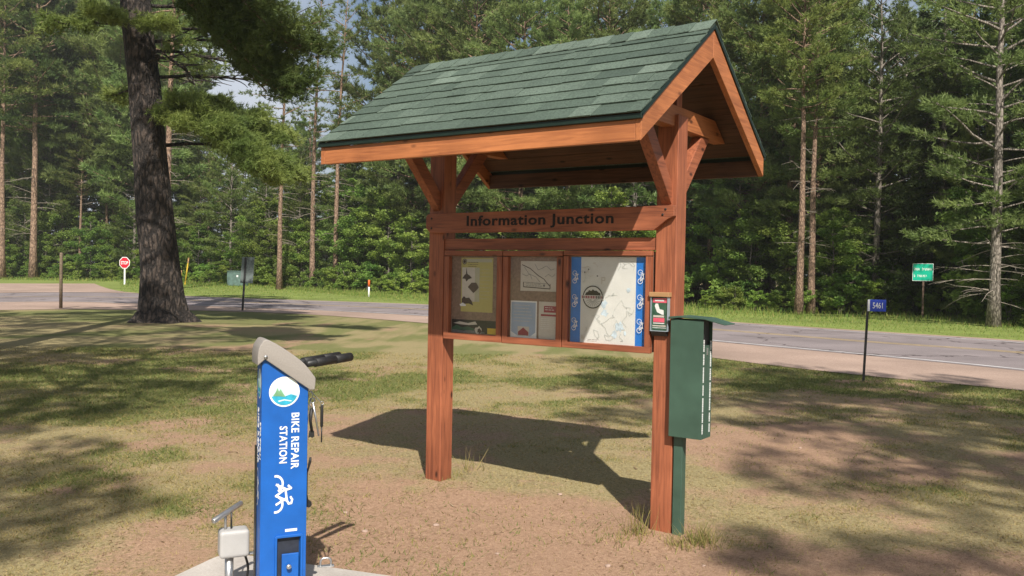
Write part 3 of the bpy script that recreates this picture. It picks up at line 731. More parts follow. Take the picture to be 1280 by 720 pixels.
# single trees one can pick out
def named(key, px, d, s, label, rz=None, sz=None):
    x, y = at_px(px, d); return plant(key, x, y, s, R0.uniform(0, 6.28) if rz is None else rz, label, None, sz)
named('tall1', 2, 88, 1.5, 'pale straight pine trunk cut by the left edge of the photo')
named('tall0', 41, 90, 1.75, 'stout sunlit pine trunk beside the side road, left of the stop sign')
named('bare0', 209, 60, 1.4, 'tall slim grey pine seen right behind the thick dark trunk')
named('bare0', 349, 65, 1.05, 'pine with pale trunk just right of the grey sign back on its leaning post')
named('bare0', 390, 68, 1.15, 'middle pine trunk of three between the grey sign back and the kiosk roof')
named('bare0', 419, 66, 1.1, 'pine trunk nearest the low left end of the kiosk roof')
named('tall3', 999, 38.6, 0.80, 'left one of two slender pale pine trunks close together')
named('tall1', 1014, 39.5, 0.78, 'right one of two slender pale pine trunks close together')
named('scraggy', 1243, 31.5, 1.0, 'scraggy pine with many bare dead branches near the right edge of the photo')
named('spruce1', 1178, 41, 1.1, 'dark spruce standing right behind the green highway sign')
named('scraggy', 1095, 42, 0.95, 'scraggy pine with dead lower limbs left of the green highway sign', 2.0)
# rows of forest
def top_limit(px):
    """elevation of the tree tops, in photo pixels, by column: lets the sky patches through"""
    if 215 < px < 345: return 165
    if 345 <= px < 385: return 120
    if 385 <= px < 448: return 185
    if 1040 < px < 1110: return 40
    return None
def zone(px):
    if px < 190: return 'left of the big trunk'
    if px < 400: return 'between big trunk and kiosk'
    if px < 860: return 'behind the kiosk'
    if px < 1120: return 'right of the kiosk'
    return 'beyond the green highway sign'
def row(off0, off1, step, kinds, word, jitter=1.0, pxr=(-260, 1640), smin=0.8, smax=1.2, cap=True, need=None):
    px = pxr[0]
    while px < pxr[1]:
        d = edge_d(px)+R0.uniform(off0, off1)
        key = R0.choice(kinds); K = KINDS[key]; s = R0.uniform(smin, smax)
        if need: s = max(s, (need*1.0/CF*d+CH)/K['H']*R0.uniform(0.95, 1.2))
        lim = top_limit(px)
        if lim is not None and cap:
            hmax = CH+(345-lim)/CF*d*R0.uniform(0.75, 1.0)
            s = min(s, hmax/K['H'])
            if s < 0.35 and 'shrub' not in key: s = None
        if s:
            x, y = at_px(px, d)
            plant(key, x, y, s, R0.uniform(0, 6.28), word+' '+zone(px), '%s %s' % (word.split(' in ')[0]+'s', zone(px)))
        px += step*CF/d*R0.uniform(0.7, 1.3)
row(-0.3, 1.0, 1.5, ['shrub0', 'shrub1', 'shrub2'], 'low leafy green shrub in the forest edge', smin=0.6, smax=1.25)
row(-0.9, 0.3, 1.3, ['shrub2', 'shrub2', 'shrub0'], 'small bright leafy bush on the sunny forest edge', smin=0.35, smax=0.75)
row(0.8, 2.5, 2.6, ['shrub0', 'shrub1'], 'waist-high dark green shrub in the edge shade', smin=1.0, smax=1.7)
row(1.2, 4.5, 2.3, ['broad0', 'broad1', 'broad2'], 'young broadleaf tree in the forest edge', smin=0.6, smax=1.15)
row(5, 9, 4.4, ['broad0', 'broad1', 'broad2'], 'taller broadleaf tree in the front rows of the forest', smin=1.1, smax=1.7)
row(2.5, 7, 3.3, ['bushy0', 'bushy1', 'bushy2', 'bushy0', 'tall3'], 'pine tree in the front rows of the forest', smin=0.75, smax=1.2, need=None)
row(4, 9, 3.2, ['airy0', 'airy1'], 'tall airy pine with wide pale crown in the front forest rows', pxr=(530, 1020), smin=0.9, smax=1.1, need=340)
row(5, 10, 4.2, ['airy0', 'airy1'], 'broad-crowned pine in the second row of the forest', pxr=(-260, 200), smin=0.9, smax=1.1, need=330)
row(4, 9, 3.6, ['airy0', 'bushy1'], 'wide-crowned pine crowding the forest front', pxr=(1020, 1640), smin=0.9, smax=1.1, need=340)
row(0.6, 2.6, 3.4, ['bushy0', 'bushy2', 'broad1'], 'bushy young evergreen at the road edge of the forest', pxr=(1040, 1640), smin=0.45, smax=0.85)
row(8, 14, 3.8, ['tall0', 'airy0', 'airy1', 'bushy2'], 'tall pine in the middle of the forest', smin=0.9, smax=1.2, need=330)
row(14, 22, 3.8, ['tall0', 'tall2', 'bushy0', 'spruce0', 'bushy1'], 'tall pine in the depth of the forest', need=330)
row(20, 28, 4.0, ['spruce0', 'spruce1'], 'dark spruce in the depth of the forest', smin=0.8, smax=1.1)
row(30, 38, 4.0, ['spruce0', 'spruce1', 'bushy1'], 'dark evergreen in the far rows of the forest', smin=0.9, smax=1.3)
# trees behind and beside the camera, they give the broken shade on the lawn
tb, cr_ = pine(701, 17, 0.2, 0.66, 3.1, 34, 'pine_leaf', 'bark_red', tuft_L=0.24, tuft_W=0.05, kb=7, per=22, dead=8, droop=0.2)
make_kind('lawn0', 'pine_tree', 'pine tree', tb, cr_, 17)
tb, cr_ = pine(702, 17, 0.2, 0.62, 3.5, 28, 'pine_leaf', 'bark_red', tuft_L=0.24, tuft_W=0.05, kb=7, per=22, dead=8, droop=0.2)
make_kind('lawn1', 'pine_tree', 'pine tree', tb, cr_, 17)
SH = [('lawn0', 7.0, -9.6, 1.0), ('lawn1', 8.1, -2.6, 1.0), ('lawn0', 5.9, -1.6, 1.0), ('lawn1', 9.2, -6.2, 1.0), ('lawn1', -3.6, -7.2, 1.0), ('lawn0', -6.4, -4.6, 1.0),
      ('lawn1', -4.1, 0.2, 1.0), ('lawn0', -8.6, 0.3, 1.0), ('lawn1', -6.6, 4.9, 1.0), ('lawn0', -11.3, 6.2, 1.05), ('lawn1', -14.5, 10.5, 1.05), ('lawn1', -12.0, -3.0, 1.0)]
for i, (k_, x, y, s) in enumerate(SH):
    plant(k_, x, y, s, i*1.3, 'tall lawn pine beside or behind the camera shading the grass', 'lawn pines out of view')

# ------------------------------------------------------------------ the big white pine on the lawn
def big_pine():
    root = empty('pine_tree', (-10.4, 26.06, 0)); tag(root, 'huge old pine with thick dark rugged trunk standing on the lawn', 'pine tree')
    tb = MB(); rng = np.random.default_rng(77)
    zs = [-0.1, 0.12, 0.35, 0.8, 1.5, 3, 5, 7, 9, 12, 15, 19, 24]
    rs = [1.02, 0.82, 0.68, 0.60, 0.56, 0.52, 0.48, 0.45, 0.43, 0.38, 0.32, 0.22, 0.1]
    cx_ = [0.08, 0.08, 0.06, 0.03, 0.0, -0.14, -0.34, -0.55, -0.78, -1.0, -1.2, -1.3, -1.3]
    n = 28; vs = []
    for z, r, c in zip(zs, rs, cx_):
        for k_ in range(n):
            a = 2*PI*k_/n; fl = 1+0.20*math.exp(-max(z, 0)*2.2)*math.sin(5*a+0.6)+0.04*math.sin(3*a+z)+rng.normal(0, 0.018)
            vs.append((c+math.cos(a)*r*fl, math.sin(a)*r*fl, z))
    fs = [[i*n+k_, i*n+(k_+1) % n, (i+1)*n+(k_+1) % n, (i+1)*n+k_] for i in range(len(zs)-1) for k_ in range(n)]
    tb.add(vs, fs, 'bark_big', smooth=True)
    tb.build('trunk', root)
    def axis_at(z): return np.array([float(np.interp(z, zs, cx_)), 0, z])
    cents = []; axes = []; lb = MB()
    def limb(z, az, up, L, droop, foliage=1.0, r=0.09, start=0.35, tw=9, bare_=False):
        pts = limb_path(axis_at(z), az, up, L, droop, rng, 7)
        lb.tube(pts, [r*(1-0.85*j/7) for j in range(8)], 'bark_big', 7, cap=False)
        P_ = np.array(pts)
        for q in range(tw):
            t = start+(1-start)*(q+rng.random())/tw; j = min(6, int(t*7)); p = P_[j]+(P_[j+1]-P_[j])*(t*7-j)
            d = P_[j+1]-P_[j]; a0 = math.atan2(d[1], d[0])+rng.choice([-1, 1])*rng.uniform(0.4, 1.1)
            tp = limb_path(p, a0, rng.uniform(-0.1, 0.35), L*rng.uniform(0.14, 0.30), -0.25, rng, 4)
            lb.tube(tp, [0.030, 0.022, 0.017, 0.013, 0.008], 'bark_big', 4, cap=False)
            T = np.array(tp)
            if bare_ and rng.random() < 0.8: continue
            m = int(46*foliage); tt = rng.random(m)**0.6; jj = np.minimum((tt*4).astype(int), 3); f = (tt*4-jj)[:, None]
            c = T[jj]*(1-f)+T[jj+1]*f + rng.normal(0, 0.13, (m, 3))*[1, 1, 0.7]
            dd = T[jj+1]-T[jj]; dd /= np.linalg.norm(dd, axis=1)[:, None]
            cents.append(c); axes.append(dd+np.array([0, 0, 0.25]))
    # limb drooping to the right low down (photo 240..370, 170..260)
    limb(6.3, -0.15, 0.30, 4.9, -1.1, 4.2, 0.10, 0.12, 34)
    limb(6.1, -0.5, 0.2, 4.4, -0.95, 4.2, 0.08, 0.15, 28)
    limb(6.4, 0.15, 0.2, 4.0, -0.8, 3.4, 0.07, 0.15, 22)
    limb(5.2, 0.5, 0.1, 3.6, -0.5, 1.4, 0.07, 0.4, 9)
    # bare dead limbs to the right against the sky
    for z, az, L in ((8.6, 0.1, 5.0), (7.9, -0.3, 4.4), (9.3, 0.35, 4.5), (7.2, 0.2, 4.2), (9.9, -0.1, 4.5), (8.2, 0.6, 4.6), (7.5, -0.7, 3.8)):
        limb(z, az, 0.15, L, -0.45, 0.5, 0.06, 0.15, 20, True)
    # foliage across the trunk and to the left, upper part
    limb(8.6, -1.8, 0.1, 1.7, -0.3, 1.6, 0.05, 0.35, 8)
    limb(8.5, -0.9, 0.1, 2.0, -0.3, 1.6, 0.05, 0.3, 8)
    limb(8.7, 3.0, 0.1, 2.6, -0.3, 1.3, 0.05, 0.4, 7)
    limb(6.9, 2.8, 0.1, 2.2, -0.3, 0.8, 0.04, 0.4, 6)
    for i in range(34):
        z = 11.8+i*0.35; L = (4.6-abs(z-13)*0.22)*rng.uniform(0.7, 1.1); limb(z, i*2.4, 0.2, max(1.5, L), -0.25, 1.3, 0.08, 0.35, 11)
    lb.build('limbs', root)
    V = tufts(np.concatenate(cents), np.concatenate(axes), 0.17, 0.022, 12, 0.6, rng)
    me = tri_mesh(V, 'pine_leaf'); o = bpy.data.objects.new('crown', me); C.objects.link(o); o.parent = root
big_pine()
# a leaning limb of a neighbouring pine that hangs into the top of the picture (photo 280..440, 0..60)
def hanging_pine():
    root = empty('pine_tree', (-9.9, 15.8, 0)); tag(root, 'near pine whose dark foliage hangs into the top of the photo left of the roof', 'pine tree')
    tb = MB(); rng = np.random.default_rng(91); P0 = [(0, 0, -0.05), (0.05, 0.1, 4), (-0.05, 0.1, 9), (0, 0, 15), (0, 0, 19)]
    tb.tube(P0, [0.34, 0.26, 0.22, 0.14, 0.04], 'bark_red', 14); tb.build('trunk', root)
    lb = MB(); cents = []; axes = []
    for i in range(30):
        z = 8.2+i*0.34; az = i*2.4 if i > 5 else [-0.05, 0.15, -0.35, 0.3, -0.2, 0.05][i]
        if i <= 5: z = 8.3+0.28*i; L = [6.4, 7.0, 5.8, 7.2, 6.7, 7.5][i]; az = [0.0, -0.10, 0.12, 0.05, -0.2, -0.02][i]
        else: L = rng.uniform(2.4, 4.2)
        pts = limb_path((0, 0, z), az, 0.12, L, -0.25 if i > 5 else -1.0, rng, 6); lb.tube(pts, [0.07*(1-0.8*j/6) for j in range(7)], 'bark_red', 6, cap=False)
        P_ = np.array(pts)
        for q in range(12 if i > 5 else 26):
            t = (0.4 if i > 5 else 0.62)+(0.6 if i > 5 else 0.38)*rng.random(); j = min(5, int(t*6)); p = P_[j]+(P_[j+1]-P_[j])*(t*6-j)
            tp = limb_path(p, az+rng.uniform(-1.2, 1.2), 0.1, rng.uniform(0.5, 1.1), -0.2, rng, 3); T = np.array(tp)
            lb.tube(tp, [0.016, 0.012, 0.008, 0.005], 'bark_red', 4, cap=False)
            m = 50 if i > 5 else 110; tt = rng.random(m); jj = np.minimum((tt*3).astype(int), 2); f = (tt*3-jj)[:, None]
            cents.append(T[jj]*(1-f)+T[jj+1]*f+rng.normal(0, 0.10, (m, 3))); dd = T[jj+1]-T[jj]; axes.append(dd/np.linalg.norm(dd, axis=1)[:, None]+np.array([0, 0, .2]))
    lb.build('limbs', root)
    V = tufts(np.concatenate(cents), np.concatenate(axes), 0.14, 0.016, 10, 0.6, rng)
    o = bpy.data.objects.new('crown', tri_mesh(V, 'pine_leaf2')); C.objects.link(o); o.parent = root
hanging_pine()
#@@OBJECTS@@

# ------------------------------------------------------------------ information kiosk (local x along the board, -y to the front)
kio = empty('information_kiosk', (KX, KY, 0), KYAW)
tag(kio, 'orange cedar information kiosk with green shingled gable roof on two posts', 'information kiosk')
HS = 0.973; PW = 0.148; PH = PW/2; EL_, ER_, HW, ZE, FH, ZR = 1.273, 1.242, 1.015, 2.412, 0.118, 3.304
slope = math.atan2(ZR-(ZE+FH+0.045), HW+0.02)
for s in (-1, 1):
    zb = gz1(*(POST[0] if s < 0 else POST[1]))-0.06
    b = MB(); b.box((s*HS, 0, (zb+2.72)/2), (PW, PW, 2.72-zb), 'cedar', long=2); b.build('post', kio, 0.006)
# diagonal braces in the gable planes
for s in (-1, 1):
    for q in (-1, 1):
        b = MB(); hw = 0.035
        b.prism([(q*(PH-0.004), 2.13), (q*(PH-0.004), 2.27), (q*0.40, 2.638), (q*0.545, 2.638)], 'x', s*HS-hw, s*HS+hw, 'cedar', grain=1); b.build('brace', kio, 0.003)
# cross ties (bottom chords) and rafters of the two trusses
def under(y): return ZR-0.055-abs(y)*math.tan(slope)
for s in (-1, 1):
    b = MB(); z0, z1 = 2.642, 2.782
    y0 = (ZR-0.085-z0)/math.tan(slope); y1 = (ZR-0.085-z1)/math.tan(slope)
    b.prism([(-y0, z0), (y0, z0), (y1, z1), (-y1, z1)], 'x', s*HS-0.045, s*HS+0.045, 'cedar_light', grain=1); b.build('cross_tie', kio, 0.003)
    b = MB(); b.box((s*HS, 0, 2.93), (0.085, 0.085, 0.294), 'cedar', long=2); b.build('king_post', kio, 0.003)
b = MB(); b.box(((ER_-EL_)/2, 0, 3.14), (ER_+EL_-0.12, 0.04, 0.14), 'cedar', long=0); b.build('ridge_beam', kio, 0.003)
# roof planes: boards + shingles
T = Matrix.Rotation(0, 3, 'X')
L = HW/math.cos(slope)
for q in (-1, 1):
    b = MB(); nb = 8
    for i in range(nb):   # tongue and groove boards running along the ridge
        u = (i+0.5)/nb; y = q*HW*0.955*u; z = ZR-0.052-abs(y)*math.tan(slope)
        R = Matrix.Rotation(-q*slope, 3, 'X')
        b.box(((ER_-EL_)/2, y, z), (ER_+EL_-0.075, L*0.955/nb-0.004, 0.02), 'soffit_shade', R, long=0)
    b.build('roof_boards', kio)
# shingles: overlapping tabs, every tab slightly different
def shingle_side(q):
    b = MB(); ex = 0.136; ncourse = 10; R = Matrix.Rotation(-q*slope, 3, 'X')
    nrm = Vector((0, q*math.sin(slope), math.cos(slope))); dn = Vector((0, q*math.cos(slope), -math.sin(slope)))
    top = Vector((0, 0, ZR-0.016)); total = L+0.03
    for c in range(ncourse):
        d1 = total-c*ex+0.0; d0 = max(0.0, d1-ex-0.03)
        if d1 < 0.03: break
        x = -EL_-0.012-random.random()*0.15
        while x < ER_+0.012:
            wd = random.choice((0.11, 0.15, 0.19, 0.23, 0.30)); a = max(x, -EL_-0.012); e_ = min(x+wd, ER_+0.012); x += wd
            if e_-a < 0.01: continue
            th = random.uniform(0.0045, 0.0085); dd = d1-(0.012 if random.random() < 0.35 else 0)*(1 if c else 0)
            lo = 0.0015+0.0095; up = 0.0015     # the lower end rides on the course below
            tone = min(1, max(0, random.gauss(0.45, 0.2)))
            A = top+dn*d0+nrm*up; B = top+dn*dd+nrm*lo
            vs = [Vector((a, A.y, A.z)), Vector((e_-0.0015, A.y, A.z)), Vector((e_-0.0015, B.y, B.z)), Vector((a, B.y, B.z))]
            vs += [v+nrm*th for v in vs]
            fs = [(0, 1, 2, 3), (4, 7, 6, 5), (0, 4, 5, 1), (1, 5, 6, 2), (2, 6, 7, 3), (3, 7, 4, 0)]
            if q > 0: fs = [f[::-1] for f in fs]
            fs = [f[::-1] for f in fs]
            b.add(vs, fs, 'shingle', [(tone, 0, 0)]*8)
    return b
for q in (-1, 1): shingle_side(q).build('shingles', kio)
b = MB(); x = -EL_-0.012     # ridge caps
while x < ER_:
    e_ = min(x+0.15, ER_+0.012); tone = random.random()
    for q in (-1, 1):
        y = q*0.11; z = ZR+0.002-0.11*math.tan(slope); up = 0.008
        vs = [(x, 0, ZR+0.004+up), (e_+0.006, 0, ZR+0.010+up), (e_+0.006, y, z+up+0.006), (x, y, z+up)]
        vs += [(v[0], v[1], v[2]-0.006) for v in vs]
        fs = [(0, 1, 2, 3), (7, 6, 5, 4), (0, 4, 5, 1), (1, 5, 6, 2), (2, 6, 7, 3), (3, 7, 4, 0)]
        if q > 0: fs = [f[::-1] for f in fs]
        b.add(vs, fs, 'shingle', [(tone, 0, 0)]*8)
    x += 0.15
b.build('ridge_cap', kio)
# drip edge, fascia and rake boards
for q in (-1, 1):
    b = MB(); b.box(((ER_-EL_)/2, q*(HW+0.008), ZE+FH+0.016), (ER_+EL_+0.02, 0.022, 0.030), 'drip', long=0); b.build('drip_edge', kio, 0.002)
    b = MB(); b.box(((ER_-EL_)/2, q*(HW-0.02), ZE+FH/2), (ER_+EL_-0.076, 0.038, FH), 'cedar_light' if q < 0 else 'soffit_shade', long=0); b.build('fascia_board', kio, 0.003)  # rear fascia takes the darker wood, its shade put into the colour
for xe, sx in ((-EL_+0.018, -1), (ER_-0.018, 1)):
    for q in (-1, 1):
        b = MB(); wv = 0.150
        zt = ZR-0.045; ztE = zt-HW*math.tan(slope)
        b.prism([(q*0.0015, zt-0.002), (q*0.0015, zt-wv/math.cos(slope)), (q*HW, ZE+0.0), (q*HW, ztE)], 'x', xe-0.019, xe+0.019, 'cedar_light', grain=1)
        b.build('rake_board', kio, 0.003)
        b = MB(); zt = ZR-0.014
        b.prism([(q*0.0015, zt), (q*0.0015, zt-0.028), (q*(HW+0.012), zt-0.028-(HW+.012)*math.tan(slope)), (q*(HW+0.012), zt-(HW+.012)*math.tan(slope))], 'x', xe+sx*0.022-0.006, xe+sx*0.022+0.006, 'drip')
        b.build('drip_edge', kio)
# name board
b = MB()
b.prism([(-HS-PH+0.02, 1.985), (-HS-PH+0.04, 1.9636), (0.902, 1.9636), (1.0, 2.036), (1.045, 2.055), (1.045, 2.125), (-HS-PH+0.02, 2.1127), (-HS-PH, 2.09), (-HS-PH, 2.0)], 'y', -PH-0.042, -PH-0.002, 'cedar')
sb = b.build('name_board', kio, 0.004)
b = MB(); add_text(b, 'Information Junction', 'letter', lambda u, v, w: (-0.645+u, -PH-0.0435-w, 1.990+v), 1.25, 0.100, 0.0015, 0.022, 1.08); b.build('lettering', sb)
for bx, bz in ((-0.99, 2.075), (-0.99, 2.0), (0.985, 2.10), (0.965, 2.065)):
    b = MB(); b.tube([(bx, -PH-0.041, bz), (bx, -PH-0.0455, bz), (bx, -PH-0.047, bz)], [0.008, 0.008, 0.005], 'blackm', 8); b.build('screw_head', sb)
# rail above the cases
b = MB(); b.box((0, -0.035, 1.877), (2*HS-PW-0.002, 0.05, 0.085), 'cedar', long=0); b.build('top_rail', kio, 0.003)
YF = -0.10
def case(x0, x1, z0=1.147, z1=1.828, fr=0.048):
    root = MB()
    # backing box
    root.box(((x0+x1)/2, -0.035, (z0+z1)/2), (x1-x0-0.01, 0.045, z1-z0-0.01), 'cork'); 
    o = root.build('display_case', kio)
    f = MB()
    f.box(((x0+x1)/2, -0.078, z0+fr/2), (x1-x0, 0.04, fr), 'cedar', long=0)
    f.box(((x0+x1)/2, -0.078, z1-fr*0.8/2), (x1-x0, 0.04, fr*0.8), 'cedar', long=0)
    f.box((x0+fr/2, -0.078, (z0+z1)/2), (fr-0.001, 0.0396, z1-z0-fr*1.8-0.002), 'cedar', long=2)
    f.box((x1-fr/2, -0.078, (z0+z1)/2), (fr-0.001, 0.0396, z1-z0-fr*1.8-0.002), 'cedar', long=2)
    f.build('case_frame', o, 0.003)
    g_ = MB(); g_.box(((x0+x1)/2, -0.080, (z0+z1)/2), (x1-x0-2*fr-0.002, 0.003, z1-z0-fr*1.8-0.002), 'glass'); g_.build('pane', o)
    return o
c1 = case(-0.872, -0.325); c2 = case(-0.318, 0.196, 1.145); c3 = case(0.203, 0.882, 1.147, 1.830, 0.042)
YS = -0.0585    # face of the backing
class Flat:
    """a printed sheet: flat shapes in x,z laid over one another"""
    def __init__(s): s.mb = MB(); s.n = 0
    def y(s): s.n += 1; return YS-0.0012-0.0004*s.n
    def rect(s, x0, z0, x1, z1, m):
        y = s.y(); s.mb.flat([(x0, y, z0), (x1, y, z0), (x1, y, z1), (x0, y, z1)], m)
    def poly(s, pts, m):
        y = s.y(); a = sum(pts[i][0]*pts[(i+1) % len(pts)][1]-pts[(i+1) % len(pts)][0]*pts[i][1] for i in range(len(pts)))
        if a < 0: pts = pts[::-1]
        s.mb.flat([(p[0], y, p[1]) for p in pts], m)
    def disc(s, cx, cz, r, m, n=28): s.poly([(cx+r*math.cos(2*PI*k/n), cz+r*math.sin(2*PI*k/n)) for k in range(n)], m)
    def ring(s, cx, cz, r, w, m, n=28, y=None):
        y = y or s.y(); vs = []
        for k in range(n):
            a = 2*PI*k/n; vs.append((cx+r*math.cos(a), y, cz+r*math.sin(a))); vs.append((cx+(r-w)*math.cos(a), y, cz+(r-w)*math.sin(a)))
        s.mb.add(vs, [(2*k, (2*k+2) % (2*n), (2*k+3) % (2*n), 2*k+1)[::-1] for k in range(n)], m)
    def line(s, pts, w, m, y=None):
        y = y or s.y()
        for a, b_ in zip(pts, pts[1:]):
            a = Vector(a); b_ = Vector(b_); d = (b_-a); 
            if d.length < 1e-6: continue
            nn = Vector((-d.y, d.x)).normalized()*w/2
            s.mb.flat([(a.x-nn.x, y, a.y-nn.y), (b_.x-nn.x, y, b_.y-nn.y), (b_.x+nn.x, y, b_.y+nn.y), (a.x+nn.x, y, a.y+nn.y)], m)
    def text(s, t, x, z, w_, h_, m):
        y = s.y(); add_text(s.mb, t, m, lambda u, v, ww: (x+u, y, z+v), w_, h_, 0.0)
    def textlines(s, x0, x1, z0, z1, n_, m):
        y = s.y(); rr = random.Random(n_)
        for i in range(n_):
            z = z1-(z1-z0)*(i+0.5)/n_; x = x0; e_ = x1-rr.random()*(x1-x0)*0.25
            while x < e_:
                q_ = rr.uniform(0.01, 0.03); s.mb.flat([(x, y, z), (min(x+q_, x1), y, z), (min(x+q_, x1), y, z+0.0035), (x, y, z+0.0035)], m); x += q_+0.005
    def build(s, name, parent): return s.mb.build(name, parent)
# case 1: olive poster and a dark landscape strip
f = Flat(); f.rect(-0.732, 1.362, -0.432, 1.775, 'olive'); f.rect(-0.722, 1.372, -0.442, 1.765, 'olive_lt'); f.rect(-0.722, 1.372, -0.442, 1.74, 'olive')
f.rect(-0.722, 1.44, -0.60, 1.70, 'greypaper'); f.rect(-0.60, 1.44, -0.555, 1.70, 'olive_lt')
f.disc(-0.700, 1.745, 0.022, 'brownink'); f.ring(-0.700, 1.745, 0.017, 0.004, 'olive_lt')
f.textlines(-0.665, -0.57, 1.70, 1.745, 3, 'brownink')
def leafy(cx, cz, r, sd_):
    rr = random.Random(sd_); return [(cx+r*rr.uniform(0.55, 1.1)*math.cos(2*PI*k/13), cz+r*0.85*rr.uniform(0.55, 1.1)*math.sin(2*PI*k/13)) for k in range(13)]
f.poly([(-0.72, 1.615), (-0.70, 1.64), (-0.685, 1.65), (-0.68, 1.70), (-0.67, 1.65), (-0.65, 1.64), (-0.625, 1.62), (-0.66, 1.61), (-0.68, 1.59), (-0.69, 1.612)], 'brownink')
f.poly([(-0.665, 1.55), (-0.63, 1.585), (-0.585, 1.585), (-0.56, 1.55), (-0.585, 1.525), (-0.61, 1.505), (-0.64, 1.53)], 'brownink')
f.poly([(-0.72, 1.42), (-0.72, 1.46), (-0.70, 1.48), (-0.68, 1.465), (-0.65, 1.47), (-0.625, 1.445), (-0.61, 1.41), (-0.65, 1.425)], 'brownink')
f.poly([(-0.742, 1.415), (-0.71, 1.43), (-0.68, 1.415), (-0.68, 1.405), (-0.73, 1.402)], 'white')
f.textlines(-0.545, -0.455, 1.45, 1.70, 9, 'olive_lt')
f.build('poster', c1)
f = Flat(); f.rect(-0.815, 1.200, -0.380, 1.300, 'blackm'); f.poly([(-0.815, 1.20), (-0.815, 1.225), (-0.7, 1.215), (-0.6, 1.23), (-0.5, 1.21), (-0.5, 1.20)], 'greyink')
f.poly([(-0.80, 1.27), (-0.74, 1.285), (-0.66, 1.275), (-0.59, 1.29), (-0.57, 1.268), (-0.65, 1.26), (-0.73, 1.262)], 'greypaper')
f.poly([(-0.815, 1.235), (-0.77, 1.258), (-0.72, 1.24), (-0.66, 1.25), (-0.60, 1.235), (-0.60, 1.22), (-0.815, 1.222)], 'dgreenprint')
f.poly(leafy(-0.555, 1.225, 0.04, 3), 'greypaper'); f.poly(leafy(-0.55, 1.222, 0.025, 4), 'brownink'); f.rect(-0.475, 1.200, -0.385, 1.245, 'yellow')
f.build('photo_strip', c1)
# case 2: sketch map, two sheets
f = Flat(); f.rect(-0.182, 1.536, 0.125, 1.753, 'greypaper'); 
f.line([(-0.170, 1.727), (-0.10, 1.70), (-0.03, 1.65), (0.02, 1.625), (0.07, 1.575)], 0.006, 'brownink'); f.line([(-0.15, 1.71), (-0.11, 1.66), (-0.05, 1.64), (-0.01, 1.60)], 0.003, 'greyink')
f.line([(-0.06, 1.735), (-0.03, 1.69), (0.0, 1.70), (0.04, 1.72), (0.08, 1.69), (0.11, 1.70)], 0.003, 'greyink'); f.line([(-0.17, 1.66), (-0.13, 1.645), (-0.10, 1.66), (-0.08, 1.62)], 0.003, 'greyink')
f.line([(0.03, 1.64), (0.06, 1.66), (0.09, 1.64), (0.115, 1.66)], 0.003, 'greyink')
f.line([(-0.155, 1.60), (-0.155, 1.565), (0.075, 1.555), (0.075, 1.59)], 0.006, 'brownink'); f.line([(-0.155, 1.60), (0.075, 1.59)], 0.003, 'greyink')
f.textlines(-0.13, 0.02, 1.565, 1.592, 2, 'greyink'); f.disc(0.025, 1.578, 0.009, 'greyink', 10)
f.build('sketch_map', c2)
f = Flat(); f.rect(-0.265, 1.192, -0.035, 1.462, 'white'); f.rect(-0.258, 1.235, -0.045, 1.452, 'paleblue'); f.poly([(-0.258, 1.235), (-0.20, 1.205), (-0.09, 1.205), (-0.045, 1.235)], 'paleblue')
f.textlines(-0.235, -0.07, 1.30, 1.44, 6, 'greypaper'); f.rect(-0.20, 1.205, -0.10, 1.275, 'greypaper'); f.poly([(-0.195, 1.21), (-0.195, 1.235), (-0.15, 1.268), (-0.105, 1.235), (-0.105, 1.21)], 'maroon')
f.build('notice_sheet', c2)
f = Flat(); f.rect(-0.018, 1.186, 0.139, 1.462, 'greypaper'); f.rect(0.025, 1.385, 0.139, 1.432, 'maroon'); f.rect(0.0, 1.358, 0.139, 1.372, 'maroon'); f.textlines(0.035, 0.12, 1.395, 1.425, 2, 'white')
f.textlines(0.0, 0.12, 1.26, 1.345, 6, 'offwhite'); f.build('notice_sheet', c2)
# case 3: the big trail map
f = Flat(); f.rect(0.249, 1.189, 0.838, 1.786, 'pblue'); f.rect(0.328, 1.189, 0.755, 1.786, 'offwhite')
def lake(cx, cz, r, sd_, m):
    rr = random.Random(sd_); k = 14; f.poly([(cx+r*rr.uniform(0.4, 1.1)*math.cos(2*PI*i/k), cz+r*rr.uniform(0.5, 1.2)*math.sin(2*PI*i/k)) for i in range(k)], m)
lake(0.515, 1.46, 0.035, 1, 'faintblue'); lake(0.52, 1.40, 0.03, 2, 'faintblue'); lake(0.64, 1.31, 0.04, 3, 'faintblue'); lake(0.60, 1.26, 0.03, 4, 'faintblue'); lake(0.70, 1.56, 0.02, 5, 'faintblue'); lake(0.68, 1.27, 0.018, 8, 'faintblue')
rr = random.Random(3)
yl = f.y()
for i in range(16):
    x, z = rr.uniform(0.36, 0.72), rr.uniform(1.23, 1.76); pts = [(x, z)]
    for j in range(6): x = min(0.745, max(0.335, x+rr.uniform(-0.035, 0.045))); z = min(1.77, max(1.215, z+rr.uniform(-0.04, 0.04))); pts.append((x, z))
    f.line(pts, 0.0022, 'faint', yl-0.00002*i)
yl = f.y()
for i in range(9):
    x, z = rr.uniform(0.34, 0.45), rr.uniform(1.66, 1.76); f.line([(x, z), (x+rr.uniform(-.03, .03), z+rr.uniform(-.02, .02)), (x+rr.uniform(-.03, .04), z-rr.uniform(0, .03))], 0.003, 'greypaper', yl-0.00002*i)
for x, z in ((0.46, 1.655), (0.39, 1.70), (0.36, 1.68)): f.disc(x, z, 0.006, 'greyink', 8)
f.line([(0.495, 1.60), (0.495, 1.645), (0.52, 1.645), (0.52, 1.625), (0.495, 1.625)], 0.007, 'greypaper')
